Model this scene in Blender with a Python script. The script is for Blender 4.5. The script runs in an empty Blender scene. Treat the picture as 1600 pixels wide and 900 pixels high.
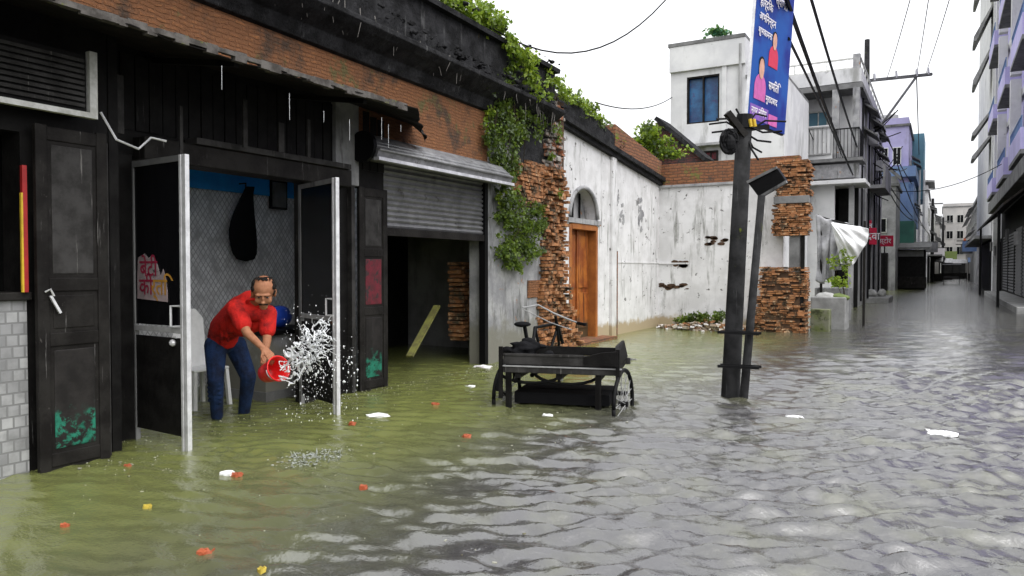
import bpy, bmesh, math, random
import numpy as np
from mathutils import Vector, Matrix
R = math.radians
random.seed(7); rng = np.random.default_rng(7)
scene = bpy.context.scene
COL = scene.collection
# ------------------------------------------------------------------ camera
CAMZ = 1.5
YAW, PITCH, F = R(29.8), math.atan(30/1170), 1170.0
cd = bpy.data.cameras.new('camera'); cam = bpy.data.objects.new('camera', cd); COL.objects.link(cam)
cam.location = (0, 0, CAMZ); cam.rotation_euler = (math.pi/2-PITCH, 0, YAW)
cd.sensor_width = 36; cd.lens = 36*F/1600; cd.clip_start = .05; cd.clip_end = 2000
scene.camera = cam
# ------------------------------------------------------------------ sky and light (overcast)
EXPOSURE = 1.0
w = bpy.data.worlds.new('World'); scene.world = w; w.use_nodes = True
nt = w.node_tree; nt.nodes.clear()
sky = nt.nodes.new('ShaderNodeTexSky'); sky.sky_type = 'NISHITA'; sky.sun_disc = False
sky.sun_elevation = R(52); sky.sun_rotation = R(115); sky.dust_density = 4; sky.air_density = 1.5
hs = nt.nodes.new('ShaderNodeHueSaturation'); hs.inputs['Saturation'].default_value = .07
mx = nt.nodes.new('ShaderNodeMix'); mx.data_type = 'RGBA'; mx.inputs[0].default_value = .6
mx.inputs[7].default_value = (7.6, 7.7, 8.0, 1)
bg = nt.nodes.new('ShaderNodeBackground'); bg.inputs[1].default_value = .115
wo = nt.nodes.new('ShaderNodeOutputWorld')
nt.links.new(sky.outputs[0], hs.inputs['Color']); nt.links.new(hs.outputs[0], mx.inputs[6])
tc = nt.nodes.new('ShaderNodeTexCoord'); sx = nt.nodes.new('ShaderNodeSeparateXYZ'); nt.links.new(tc.outputs['Generated'], sx.inputs[0])
mr = nt.nodes.new('ShaderNodeMapRange'); mr.inputs['From Min'].default_value = 0; mr.inputs['From Max'].default_value = 1; mr.inputs['To Min'].default_value = .8; mr.inputs['To Max'].default_value = 1.75   # overcast sky: brightest overhead
nt.links.new(sx.outputs[2], mr.inputs['Value']); vm = nt.nodes.new('ShaderNodeVectorMath'); vm.operation = 'SCALE'
nt.links.new(mx.outputs[2], vm.inputs[0]); nt.links.new(mr.outputs[0], vm.inputs['Scale']); nt.links.new(vm.outputs[0], bg.inputs[0]); nt.links.new(bg.outputs[0], wo.inputs[0])
sl = bpy.data.lights.new('sun', 'SUN'); sl.energy = .6; sl.angle = R(80); sl.color = (1, .97, .93)
so = bpy.data.objects.new('sun', sl); COL.objects.link(so)
so.rotation_euler = (R(38), 0, R(65))
scene.view_settings.view_transform = 'Standard'; scene.view_settings.look = 'None'
scene.view_settings.exposure = EXPOSURE; scene.view_settings.gamma = 1
scene.cycles.max_bounces = 7; scene.cycles.diffuse_bounces = 3; scene.cycles.glossy_bounces = 4
scene.cycles.transmission_bounces = 6; scene.cycles.transparent_max_bounces = 8
scene.cycles.caustics_reflective = False; scene.cycles.caustics_refractive = False
# ------------------------------------------------------------------ pixel -> place (all at real distances)
_m = Matrix.Rotation(YAW, 3, 'Z') @ Matrix.Rotation(math.pi/2-PITCH, 3, 'X')
CR, CU, CF = _m @ Vector((1, 0, 0)), _m @ Vector((0, 1, 0)), _m @ Vector((0, 0, -1))
CAM = Vector((0, 0, CAMZ))
def ray(px, py): return CF + CR*((px-800)/F) + CU*((450-py)/F)
def atD(px, py, d): return CAM + ray(px, py)*d
def atX(px, py, x): r = ray(px, py); return CAM + r*(x/r.x)
def atY(px, py, y): r = ray(px, py); return CAM + r*(y/r.y)
def atZ(px, py, z=0.): r = ray(px, py); return CAM + r*((z-CAMZ)/r.z)
# ------------------------------------------------------------------ materials
def nodes(name):
    m = bpy.data.materials.new(name); m.use_nodes = True; t = m.node_tree
    return m, t, t.nodes['Principled BSDF']
def N(t, typ, **kw):
    n = t.nodes.new(typ)
    for k, v in kw.items():
        if k.startswith('_'): n.inputs[k[1:].replace('_', ' ')].default_value = v
        else: setattr(n, k, v)
    return n
def L(t, a, b): t.links.new(a, b)
def coords(t, scale=(1, 1, 1)):
    g = N(t, 'ShaderNodeNewGeometry'); mp = N(t, 'ShaderNodeMapping'); mp.inputs['Scale'].default_value = scale
    L(t, g.outputs['Position'], mp.inputs[0]); return mp.outputs[0]
def noise(t, s, detail=5, rough=.6, scale=(1, 1, 1)):
    n = N(t, 'ShaderNodeTexNoise'); n.inputs['Scale'].default_value = s
    n.inputs['Detail'].default_value = detail; n.inputs['Roughness'].default_value = rough
    L(t, coords(t, scale), n.inputs['Vector']); return n.outputs['Fac']
def ramp(t, fac, a, b):
    r = N(t, 'ShaderNodeMapRange', interpolation_type='SMOOTHSTEP')
    r.inputs['From Min'].default_value = a; r.inputs['From Max'].default_value = b
    L(t, fac, r.inputs['Value']); return r.outputs[0]
def mix(t, fac, a, b):
    m = N(t, 'ShaderNodeMix', data_type='RGBA')
    for inp, v in ((m.inputs[0], fac), (m.inputs[6], a), (m.inputs[7], b)):
        if hasattr(v, 'is_linked'): L(t, v, inp)
        elif isinstance(v, (int, float)): inp.default_value = v
        else: inp.default_value = (*v[:3], 1)
    return m.outputs[2]
def math_(t, op, a, b=None):
    m = N(t, 'ShaderNodeMath', operation=op)
    for i, v in enumerate((a, b)):
        if v is None: continue
        if hasattr(v, 'is_linked'): L(t, v, m.inputs[i])
        else: m.inputs[i].default_value = v
    return m.outputs[0]
def zpos(t):
    g = N(t, 'ShaderNodeNewGeometry'); s = N(t, 'ShaderNodeSeparateXYZ'); L(t, g.outputs['Position'], s.inputs[0])
    return s.outputs
def bump(t, p, h, strength=.4, dist=.02):
    b = N(t, 'ShaderNodeBump'); b.inputs['Strength'].default_value = strength; b.inputs['Distance'].default_value = dist
    L(t, h, b.inputs['Height']); L(t, b.outputs[0], p.inputs['Normal'])
def surf(name, c1, c2, s=3., rough=.75, stain=None, stain_scale=(6, 6, .7), stain_at=(.58, .7), spots=None, spot_s=7, spot_at=(.66, .7),
         damp=None, damp_z=.7, bs=25, bstr=.35, bdist=.01, metallic=0, c_at=(.35, .65), spec=None):
    """weathered surface: two tones, run-down streaks, blotches, tide-marked foot"""
    m, t, p = nodes(name)
    col = mix(t, ramp(t, noise(t, s, 8, .65), *c_at), c1, c2)
    if stain: col = mix(t, ramp(t, noise(t, 1., 6, .7, stain_scale), *stain_at), col, stain)
    if spots: col = mix(t, ramp(t, noise(t, spot_s, 6, .7), *spot_at), col, spots)
    if damp:
        z = zpos(t)[2]; h = math_(t, 'SUBTRACT', math_(t, 'ADD', z, math_(t, 'MULTIPLY', noise(t, 2.5, 6, .7), -damp_z*1.6)), -damp_z*.1)
        col = mix(t, ramp(t, h, damp_z*.35, -damp_z*.1), col, damp)
    L(t, col, p.inputs['Base Color']); p.inputs['Roughness'].default_value = rough; p.inputs['Metallic'].default_value = metallic
    p.inputs['Specular IOR Level'].default_value = (.12 if max(c1) < .06 else .3) if spec is None else spec
    bump(t, p, noise(t, bs, 8, .7), bstr, bdist); return m
def flat(name, c, rough=.5, metallic=0, var=.25, s=12):
    d = tuple(x*(1-var) for x in c); return surf(name, c, d, s=s, rough=rough, metallic=metallic, bs=40, bstr=.15, bdist=.004)
def brick(name, cs, mortar, w=.23, h=.075, soot=None, soot_at=(.5, .62), moss=None, plaster=None, bstr=.8, cover=(.4, .7)):
    m, t, p = nodes(name)
    g = N(t, 'ShaderNodeNewGeometry'); s = N(t, 'ShaderNodeSeparateXYZ'); L(t, g.outputs['Position'], s.inputs[0])
    wob = noise(t, 3.5, 4, .7)
    u = math_(t, 'ADD', math_(t, 'ADD', s.outputs[0], s.outputs[1]), math_(t, 'MULTIPLY', noise(t, 9, 3, .6), .05))
    v = math_(t, 'ADD', s.outputs[2], math_(t, 'MULTIPLY', wob, .1))
    c = N(t, 'ShaderNodeCombineXYZ'); L(t, u, c.inputs[0]); L(t, v, c.inputs[1])
    b = N(t, 'ShaderNodeTexBrick'); L(t, c.outputs[0], b.inputs['Vector'])
    b.inputs['Color1'].default_value = (*cs[0], 1); b.inputs['Color2'].default_value = (*cs[1], 1); b.inputs['Mortar'].default_value = (*mortar, 1)
    b.inputs['Scale'].default_value = 1; b.inputs['Brick Width'].default_value = w; b.inputs['Row Height'].default_value = h
    b.inputs['Mortar Size'].default_value = .012; b.inputs['Mortar Smooth'].default_value = .4
    col = mix(t, ramp(t, noise(t, 14, 8, .75), *cover), b.outputs['Color'], cs[2])
    if soot: col = mix(t, ramp(t, noise(t, 1.3, 8, .7), *soot_at), col, soot)
    if moss: col = mix(t, ramp(t, noise(t, 2.3, 8, .75), .56, .64), col, moss)
    if plaster: col = mix(t, ramp(t, noise(t, 1.7, 8, .7), .6, .63), col, plaster)
    L(t, col, p.inputs['Base Color']); p.inputs['Roughness'].default_value = .9
    hh = math_(t, 'SUBTRACT', noise(t, 22, 8, .75), b.outputs['Fac']); bump(t, p, hh, bstr, .02); return m
def leafmat(name, a, b):
    m, t, p = nodes(name); g = N(t, 'ShaderNodeNewGeometry')
    col = mix(t, g.outputs['Random Per Island'], a, b); L(t, col, p.inputs['Base Color'])
    p.inputs['Roughness'].default_value = .4
    tr = N(t, 'ShaderNodeBsdfTranslucent'); L(t, mix(t, .5, col, (.35, .5, .05)), tr.inputs[0])
    ms = N(t, 'ShaderNodeMixShader'); ms.inputs[0].default_value = .35
    L(t, p.outputs[0], ms.inputs[1]); L(t, tr.outputs[0], ms.inputs[2]); L(t, ms.outputs[0], t.nodes['Material Output'].inputs[0]); return m
M = dict(
 black_wood=surf('black_wood', (.004, .0035, .0035), (.010, .0095, .009), 5, .6, stain=(.12, .118, .115), stain_scale=(24, 24, 1.1), stain_at=(.66, .75), bs=30, bstr=.4),
 dark_wood=surf('dark_wood', (.007, .006, .0055), (.018, .0165, .015), 4, .6, stain=(.15, .145, .14), stain_scale=(26, 26, 1.4), stain_at=(.63, .72), spots=(.07, .065, .06), spot_s=18, spot_at=(.66, .7), bs=30, bstr=.5),
 grey_wood=surf('grey_wood', (.02, .019, .018), (.045, .043, .042), 5, .6, stain=(.2, .19, .18), stain_scale=(26, 26, 1.4), stain_at=(.6, .75)),
 red_paint=surf('red_paint', (.13, .012, .022), (.06, .012, .015), 9, .6, spots=(.025, .02, .02), spot_s=11, spot_at=(.52, .6)),
 red_bright=flat('red_bright', (.35, .02, .02), .4), yellow=flat('yellow', (.6, .4, .03), .5),
 alu=surf('alu', (.68, .68, .69), (.5, .5, .51), 8, .32, stain=(.3, .3, .3), stain_scale=(30, 30, .6), stain_at=(.55, .75), metallic=.35, bstr=.08),
 white_frame=surf('white_frame', (.6, .6, .58), (.4, .4, .37), 8, .5, stain=(.2, .22, .1), stain_at=(.6, .75)),
 dark_glass=flat('dark_glass', (.006, .006, .007), .15),
 blue_glass=surf('blue_glass', (.03, .12, .26), (.02, .05, .13), 2.2, .2, spots=(.05, .04, .12), spot_s=2.5, spot_at=(.55, .7)),
 brick_orange=brick('brick_orange', ((.44, .18, .06), (.30, .115, .042), (.19, .078, .03)), (.16, .075, .035), w=.16, h=.045, soot=(.045, .03, .02), soot_at=(.5, .66), moss=(.11, .09, .03), bstr=1., cover=(.22, .58)),
 brick_dark=brick('brick_dark', ((.2, .08, .04), (.13, .05, .03), (.07, .03, .02)), (.045, .03, .022), soot=(.03, .026, .022), soot_at=(.48, .6), moss=(.07, .075, .02)),
 brick_coping=brick('brick_coping', ((.27, .11, .045), (.19, .075, .035), (.12, .05, .025)), (.10, .055, .03), soot=(.06, .045, .035), soot_at=(.55, .68), moss=(.13, .13, .03)),
 brick_loose=surf('brick_loose', (.36, .165, .07), (.17, .068, .03), 5, .9, spots=(.48, .33, .2), spot_s=11, spot_at=(.53, .68), stain=(.05, .04, .025), stain_scale=(5, 5, 5), stain_at=(.47, .62), bs=60, bstr=.7),
 brick_edge_white=surf('brick_edge_white', (.33, .31, .29), (.14, .12, .1), 7, .9, spots=(.3, .12, .06), spot_s=5, spot_at=(.5, .6), stain=(.04, .04, .035), stain_scale=(4, 4, 4), stain_at=(.5, .6), bs=60, bstr=.7),
 mortar_back=surf('mortar_back', (.05, .032, .022), (.09, .055, .035), 6, .95, stain=(.03, .028, .02)),
 soot_cement=surf('soot_cement', (.010, .010, .0105), (.032, .032, .034), 4, .8, stain=(.10, .10, .10), stain_scale=(7, 7, .9), stain_at=(.6, .74), spots=(.05, .07, .015), spot_s=3, spot_at=(.66, .72), bs=9, bstr=1., bdist=.06),
 plaster_white=surf('plaster_white', (.66, .655, .66), (.54, .535, .535), 2.2, .85, stain=(.24, .24, .225), stain_scale=(5, 5, .7), stain_at=(.52, .7), spots=(.09, .085, .08), spot_s=5.5, spot_at=(.61, .66), damp=(.36, .29, .19), damp_z=.3, bs=20, bstr=.3),
 plaster_grey=surf('plaster_grey', (.34, .34, .34), (.2, .2, .21), 2.8, .85, stain=(.09, .09, .085), stain_scale=(5, 5, .9), stain_at=(.52, .68), spots=(.28, .14, .07), spot_s=3.6, spot_at=(.63, .67), damp=(.17, .165, .14), damp_z=.7, bs=20, bstr=.5),
 plaster_bld=surf('plaster_bld', (.62, .62, .62), (.5, .5, .51), .9, .85, stain=(.27, .27, .26), stain_scale=(1.4, 1.4, .3), stain_at=(.54, .72), spots=(.2, .2, .19), spot_s=1.6, spot_at=(.64, .72), bs=9, bstr=.3),
 grey_bld=surf('grey_bld', (.33, .33, .33), (.2, .2, .2), 1.1, .85, stain=(.1, .1, .1), stain_scale=(1.6, 1.6, .35), stain_at=(.5, .7), bs=9),
 pale_bld=surf('pale_bld', (.6, .6, .6), (.42, .42, .43), .8, .85, stain=(.22, .22, .22), stain_scale=(1.2, 1.2, .3), stain_at=(.52, .7), bs=6),
 dark_slab=surf('dark_slab', (.10, .10, .10), (.19, .19, .19), 1.6, .85, stain=(.04, .04, .04), stain_scale=(2, 2, .6)),
 lavender=surf('lavender', (.46, .43, .68), (.38, .35, .58), .7, .75, stain=(.3, .28, .42), stain_scale=(1.5, 1.5, .3), stain_at=(.55, .75)),
 blue_bld=surf('blue_bld', (.13, .2, .38), (.18, .27, .42), .6, .75, stain=(.05, .1, .22), stain_scale=(1.5, 1.5, .4), stain_at=(.55, .7)),
 bright_blue=surf('bright_blue', (.02, .36, .85), (.02, .25, .7), 2, .5),
 cyan_bld=surf('cyan_bld', (.13, .28, .36), (.11, .22, .3), .6, .75), green_bld=surf('green_bld', (.05, .17, .13), (.04, .12, .1), .8, .75),
 beige_far=surf('beige_far', (.42, .40, .38), (.32, .31, .3), .4, .8, stain=(.2, .19, .18), stain_scale=(.9, .9, .2)),
 sheet_metal=surf('sheet_metal', (.13, .13, .135), (.2, .2, .205), 5, .45, stain=(.05, .045, .04), stain_scale=(3, 3, 3), metallic=.45, bstr=.15),
 hood_metal=surf('hood_metal', (.27, .27, .275), (.16, .16, .165), 5, .45, stain=(.07, .065, .06), stain_scale=(4, 4, 4), metallic=.4, bstr=.15),
 rust_tin=surf('rust_tin', (.008, .007, .0065), (.018, .015, .013), 5, .7, spots=(.05, .025, .012), spot_s=6, spot_at=(.6, .68)),
 tin_edge=surf('tin_edge', (.12, .11, .10), (.04, .035, .03), 9, .7, spots=(.12, .13, .03), spot_s=3, spot_at=(.6, .66), metallic=.2),
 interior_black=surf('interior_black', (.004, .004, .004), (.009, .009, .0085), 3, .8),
 orange_wood=surf('orange_wood', (.35, .115, .02), (.2, .05, .012), 3, .5, stain=(.07, .018, .008), stain_scale=(9, 9, .6), stain_at=(.5, .66), damp=(.06, .04, .02), damp_z=.5),
 door_frame=surf('door_frame', (.36, .13, .03), (.24, .08, .02), 3, .55, stain=(.12, .05, .02), stain_scale=(9, 9, .6)),
 black_iron=flat('black_iron', (.005, .005, .0055), .5), cable=flat('cable', (.007, .007, .008), .6),
 pole_cement=surf('pole_cement', (.035, .035, .036), (.015, .015, .0155), 5, .75, stain=(.10, .10, .10), stain_scale=(14, 14, .8), stain_at=(.6, .72), spots=(.09, .11, .015), spot_s=2.2, spot_at=(.64, .7), bs=30, bstr=.5),
 tarp_white=surf('tarp_white', (.48, .48, .5), (.26, .26, .27), 3, .5, spots=(.12, .12, .12), spot_s=5, spot_at=(.6, .7)),
 plastic_white=flat('plastic_white', (.8, .8, .8), .4, var=.1), black_cloth=flat('black_cloth', (.006, .006, .007), .9),
 tape_grey=flat('tape_grey', (.3, .3, .3), .6), sign_red=flat('sign_red', (.55, .02, .06), .5, var=.1), sign_white=flat('sign_white', (.75, .72, .74), .5, var=.05),
 litter_orange=flat('litter_orange', (.36, .085, .035), .5), litter_yellow=flat('litter_yellow', (.45, .34, .05), .5), wood_plank=surf('wood_plank', (.2, .2, .05), (.1, .09, .04), 6, .7),
 skin=surf('skin', (.36, .165, .09), (.27, .115, .06), 14, .62, bs=60, bstr=.3, bdist=.004, spec=.2), hair=flat('hair', (.012, .01, .009), .7), red_shirt=surf('red_shirt', (.62, .016, .01), (.40, .01, .008), 5, .85, spots=(.16, .006, .006), spot_s=3.2, spot_at=(.5, .66), bs=9, bstr=.7, bdist=.03),
 jeans=surf('jeans', (.009, .028, .09), (.003, .006, .02), 6, .85, bs=12, bstr=.7, bdist=.025), blue_plastic=flat('blue_plastic', (.02, .07, .45), .4), red_plastic=flat('red_plastic', (.72, .02, .02), .3, var=.1),
 concrete=surf('concrete', (.26, .26, .255), (.16, .16, .155), 2.5, .8, stain=(.08, .08, .07)),
 mossy=surf('mossy', (.10, .12, .04), (.16, .16, .12), 3, .9, spots=(.04, .045, .02), spot_s=4, spot_at=(.5, .6)),
 mud=surf('mud', (.06, .055, .035), (.04, .04, .025), 2, .9),
 sack=surf('sack', (.36, .36, .35), (.22, .22, .21), 5, .8), green_cloth=flat('green_cloth', (.12, .16, .045), .7), rubble_mat=surf('rubble_mat', (.5, .48, .42), (.3, .2, .13), 6, .9, spots=(.09, .07, .05), spot_s=4, spot_at=(.55, .62)),
 leaf_bright=leafmat('leaf_bright', (.09, .17, .012), (.28, .36, .03)), leaf_mid=leafmat('leaf_mid', (.05, .10, .012), (.15, .21, .03)),
 leaf_dark=leafmat('leaf_dark', (.016, .034, .008), (.065, .10, .018)), leaf_blue=leafmat('leaf_blue', (.03, .12, .07), (.06, .2, .11)), stem=flat('stem', (.05, .04, .025), .9), dead_root=flat('dead_root', (.16, .15, .14), .9))
def flaked_paint(name, wood, paint, top):
    # old paint surviving only near the foot of the door, in flakes
    m, t, p = nodes(name); base = mix(t, ramp(t, noise(t, 6, 7, .65), .35, .65), wood, tuple(x*2.2 for x in wood))
    base = mix(t, ramp(t, noise(t, 1, 6, .7, (14, 14, 1)), .6, .75), base, (.07, .068, .065))
    f = math_(t, 'MULTIPLY', ramp(t, noise(t, 7, 8, .75), .46, .52), ramp(t, math_(t, 'ADD', zpos(t)[2], math_(t, 'MULTIPLY', noise(t, 5, 5, .7), .5)), top+.3, top+.18))
    pc = mix(t, ramp(t, noise(t, 15, 5, .7), .4, .7), paint, tuple(x*.4 for x in paint))
    L(t, mix(t, f, base, pc), p.inputs['Base Color']); p.inputs['Roughness'].default_value = .6; p.inputs['Specular IOR Level'].default_value = .2
    bump(t, p, f, .5, .004); return m
M['green_paint'] = flaked_paint('green_paint', (.009, .008, .0075), (.02, .17, .11), .42)
def tiles(name, ca, cb, grout, w, h, diamond=False, rough=.35):
    m, t, p = nodes(name); s = zpos(t)
    u = math_(t, 'ADD', s[0], s[1]); v = s[2]
    if diamond: u, v = math_(t, 'ADD', math_(t, 'MULTIPLY', u, 1.), math_(t, 'MULTIPLY', v, .7)), math_(t, 'SUBTRACT', math_(t, 'MULTIPLY', v, .7), u)
    c = N(t, 'ShaderNodeCombineXYZ'); L(t, u, c.inputs[0]); L(t, v, c.inputs[1])
    b = N(t, 'ShaderNodeTexBrick'); b.offset = 0. if diamond else .5; L(t, c.outputs[0], b.inputs['Vector'])
    b.inputs['Color1'].default_value = (*ca, 1); b.inputs['Color2'].default_value = (*cb, 1); b.inputs['Mortar'].default_value = (*grout, 1)
    b.inputs['Scale'].default_value = 1; b.inputs['Brick Width'].default_value = w; b.inputs['Row Height'].default_value = h
    b.inputs['Mortar Size'].default_value = .008; b.inputs['Mortar Smooth'].default_value = .3
    col = mix(t, ramp(t, noise(t, 5, 5, .6), .35, .75), b.outputs['Color'], grout)
    L(t, col, p.inputs['Base Color']); p.inputs['Roughness'].default_value = rough; bump(t, p, math_(t, 'SUBTRACT', 1., b.outputs['Fac']), .4, .005); return m
M['tile_white'] = tiles('tile_white', (.40, .40, .40), (.22, .22, .225), (.17, .17, .17), .085, .085)
M['tile_pattern'] = tiles('tile_pattern', (.84, .84, .85), (.72, .72, .73), (.38, .38, .39), .075, .075, True)
# ------------------------------------------------------------------ object helpers
class MB:
    def __init__(s): s.v, s.f = [], []
    def add(s, vs, fs):
        o = len(s.v); s.v += [tuple(p) for p in vs]; s.f += [tuple(i+o for i in f) for f in fs]; return s
    def box(s, x0, x1, y0, y1, z0, z1):
        return s.add([(x0, y0, z0), (x1, y0, z0), (x1, y1, z0), (x0, y1, z0), (x0, y0, z1), (x1, y0, z1), (x1, y1, z1), (x0, y1, z1)],
                     [(0, 3, 2, 1), (4, 5, 6, 7), (0, 1, 5, 4), (1, 2, 6, 5), (2, 3, 7, 6), (3, 0, 4, 7)])
    def obox(s, o, u, v, n):      # box from corner o with edge vectors u, v, n
        o, u, v, n = map(Vector, (o, u, v, n))
        if u.cross(v).dot(n) < 0: u, v = v, u
        return s.add([o, o+u, o+u+v, o+v, o+n, o+u+n, o+u+v+n, o+v+n],
                     [(0, 3, 2, 1), (4, 5, 6, 7), (0, 1, 5, 4), (1, 2, 6, 5), (2, 3, 7, 6), (3, 0, 4, 7)])
    def bar(s, a, b, w, h=None, up=(0, 0, 1)):
        a, b = Vector(a), Vector(b); d = (b-a).normalized(); up = Vector(up)
        if abs(d.dot(up)) > .95: up = Vector((1, 0, 0)) if abs(d.x) < .9 else Vector((0, 1, 0))
        x = d.cross(up).normalized(); y = x.cross(d).normalized(); h = w if h is None else h
        return s.obox(a-x*w/2-y*h/2, x*w, y*h, b-a)
    def tube(s, pts, r, n=8, caps=True):
        pts = [Vector(p) for p in pts]; r = r if hasattr(r, '__len__') else [r]*len(pts); rings = []; prev = None
        for i, p in enumerate(pts):
            d = (pts[min(i+1, len(pts)-1)]-pts[max(i-1, 0)]).normalized()
            if prev is None:
                a = Vector((0, 0, 1)) if abs(d.z) < .9 else Vector((1, 0, 0)); prev = d.cross(a).normalized()
            x = (prev-d*prev.dot(d)).normalized(); y = d.cross(x); prev = x
            rings.append([p+(x*math.cos(2*math.pi*k/n)+y*math.sin(2*math.pi*k/n))*r[i] for k in range(n)])
        vs = [q for rg in rings for q in rg]; fs = []
        for i in range(len(pts)-1):
            for k in range(n): k2 = (k+1) % n; fs.append((i*n+k, i*n+k2, (i+1)*n+k2, (i+1)*n+k))
        if caps: fs += [tuple(range(n))[::-1], tuple(range((len(pts)-1)*n, len(pts)*n))]
        return s.add(vs, fs)
    def prism(s, pts, n):         # closed outline extruded by vector n
        pts = [Vector(p) for p in pts]; n = Vector(n); k = len(pts)
        return s.add(pts+[p+n for p in pts], [tuple(range(k))[::-1], tuple(range(k, 2*k))]+[(i, (i+1) % k, k+(i+1) % k, k+i) for i in range(k)])
    def ball(s, c, r, nu=10, nv=7, jit=0.):
        c = Vector(c); r = r if hasattr(r, '__len__') else (r, r, r); vs, fs = [], []
        for j in range(nv+1):
            th = math.pi*j/nv
            for i in range(nu):
                ph = 2*math.pi*i/nu; q = 1+random.uniform(-jit, jit)
                vs.append(c+Vector((r[0]*math.sin(th)*math.cos(ph)*q, r[1]*math.sin(th)*math.sin(ph)*q, r[2]*math.cos(th)*q)))
        for j in range(nv):
            for i in range(nu): i2 = (i+1) % nu; fs.append((j*nu+i, (j+1)*nu+i, (j+1)*nu+i2, j*nu+i2))
        return s.add(vs, fs)
    def wall(s, ax, c, t, a0, a1, z0, z1, holes=()):   # wall with real openings; ax 'x': spans y at x=c going back -t; ax 'y': spans x at y=c going back +t
        A = sorted({a0, a1, *[h for q in holes for h in q[:2]]}); Z = sorted({z0, z1, *[h for q in holes for h in q[2:]]})
        for i in range(len(A)-1):
            for j in range(len(Z)-1):
                am, zm = (A[i]+A[i+1])/2, (Z[j]+Z[j+1])/2
                if am < a0 or am > a1 or zm < z0 or zm > z1 or any(q[0] < am < q[1] and q[2] < zm < q[3] for q in holes): continue
                if ax == 'x': s.box(c-t, c, A[i], A[i+1], Z[j], Z[j+1])
                else: s.box(A[i], A[i+1], c, c+t, Z[j], Z[j+1])
        return s
def wloc(o):
    p = Vector((0, 0, 0))
    while o: p += Vector(o.location); o = o.parent
    return p
def tag(o, label, cat, group=None):
    o['label'] = label; o['category'] = cat
    if group: o['group'] = group
    return o
def thing(name, label, cat, loc, group=None):
    o = bpy.data.objects.new(name, None); COL.objects.link(o); o.location = loc; o.empty_display_size = .1; return tag(o, label, cat, group)
def weld(me, smooth):
    if smooth: me.polygons.foreach_set('use_smooth', [True]*len(me.polygons))
def part(name, mb, mat, parent=None, smooth=False, bevel=0, label=None, sub=0):
    me = bpy.data.meshes.new(name)
    org = wloc(parent) if parent else Vector((0, 0, 0))
    if parent is None:
        a = np.array(mb.v); lo, hi = a.min(0), a.max(0); org = Vector(((lo[0]+hi[0])/2, (lo[1]+hi[1])/2, lo[2]))
    me.from_pydata([(x-org.x, y-org.y, z-org.z) for x, y, z in mb.v], [], mb.f); me.update(); weld(me, smooth)
    me.materials.append(M[mat] if isinstance(mat, str) else mat)
    o = bpy.data.objects.new(name, me); COL.objects.link(o)
    if parent: o.parent = parent
    else: o.location = org
    if bevel: b = o.modifiers.new('bevel', 'BEVEL'); b.width = bevel; b.segments = 2; b.limit_method = 'ANGLE'
    if sub: q = o.modifiers.new('sub', 'SUBSURF'); q.levels = q.render_levels = sub
    if label: o['label'] = label
    return o
def mono(name, mb, mat, label, cat, group=None, **k): return tag(part(name, mb, mat, None, **k), label, cat, group)
def struct(name, mb, mat, **k): o = part(name, mb, mat, None, **k); o['kind'] = 'structure'; return o
def dup(o, parent=None, shift=None, label=None):
    c = o.copy(); COL.objects.link(c); c.parent = parent
    if shift is not None: c.location = Vector(o.location)+Vector(shift)
    if label: c['label'] = label
    for ch in list(o.children): dup(ch, c)
    return c
def evalmesh(ob):
    dg = bpy.context.evaluated_depsgraph_get(); return bpy.data.meshes.new_from_object(ob.evaluated_get(dg))
def fuse(name, mb, mat, parent, vox=.006, smooth=4, label=None):
    """many overlapping closed shapes become one continuous surface"""
    o = part('tmp', mb, mat, None); o.location = (0, 0, 0)
    a = np.array(mb.v); lo, hi = a.min(0), a.max(0); org = Vector(((lo[0]+hi[0])/2, (lo[1]+hi[1])/2, lo[2]))
    r = o.modifiers.new('r', 'REMESH'); r.mode = 'VOXEL'; r.voxel_size = vox; r.use_smooth_shade = True
    if smooth: q = o.modifiers.new('s', 'SMOOTH'); q.factor = .5; q.iterations = smooth
    me = evalmesh(o); bpy.data.objects.remove(o)
    off = org-(wloc(parent) if parent else org); me.transform(Matrix.Translation(off)); me.name = name
    ob = bpy.data.objects.new(name, me); COL.objects.link(ob)
    me.polygons.foreach_set('use_smooth', [True]*len(me.polygons))
    if parent: ob.parent = parent
    else: ob.location = org
    if label: ob['label'] = label
    return ob
def text2(mb, s, o, u, v, size, nrm=.002):
    """lettering laid on a surface: o = lower-left corner, u right, v up"""
    c = bpy.data.curves.new('t', 'FONT'); c.body = s; c.size = size; c.offset = size*.012; c.resolution_u = 3
    ob = bpy.data.objects.new('t', c); COL.objects.link(ob); bpy.context.view_layer.update(); me = evalmesh(ob)
    u, v = Vector(u).normalized(), Vector(v).normalized(); n = u.cross(v)*nrm
    mb.add([Vector(o)+u*p.co.x+v*p.co.y+n for p in me.vertices], [tuple(f.vertices) for f in me.polygons])
    bpy.data.objects.remove(ob); return mb
def leaves(mb, clumps, size=.05, up=.5, droop=0.):
    for c, r, n in clumps:
        c = np.array(c); r = np.array(r if hasattr(r, '__len__') else (r, r, r))
        k = max(3, n//14); cc = rng.normal(0, .48, (k, 3))
        P = cc[rng.integers(0, k, n)]+rng.normal(0, .17, (n, 3)); P = c+P*r
        for p in P:
            d = rng.normal(0, 1, 3); d[2] -= droop; d /= np.linalg.norm(d)
            q = rng.normal(0, 1, 3); q[2] += up*2; q -= d*q.dot(d); q /= np.linalg.norm(q)
            t = np.cross(d, q); s_ = size*rng.uniform(.6, 1.3); b = p
            mb.add([b, b+d*s_*.45+t*s_*.33+q*s_*.06, b+d*s_, b+d*s_*.45-t*s_*.33+q*s_*.06], [(0, 1, 2), (0, 2, 3)])
    return mb
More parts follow.
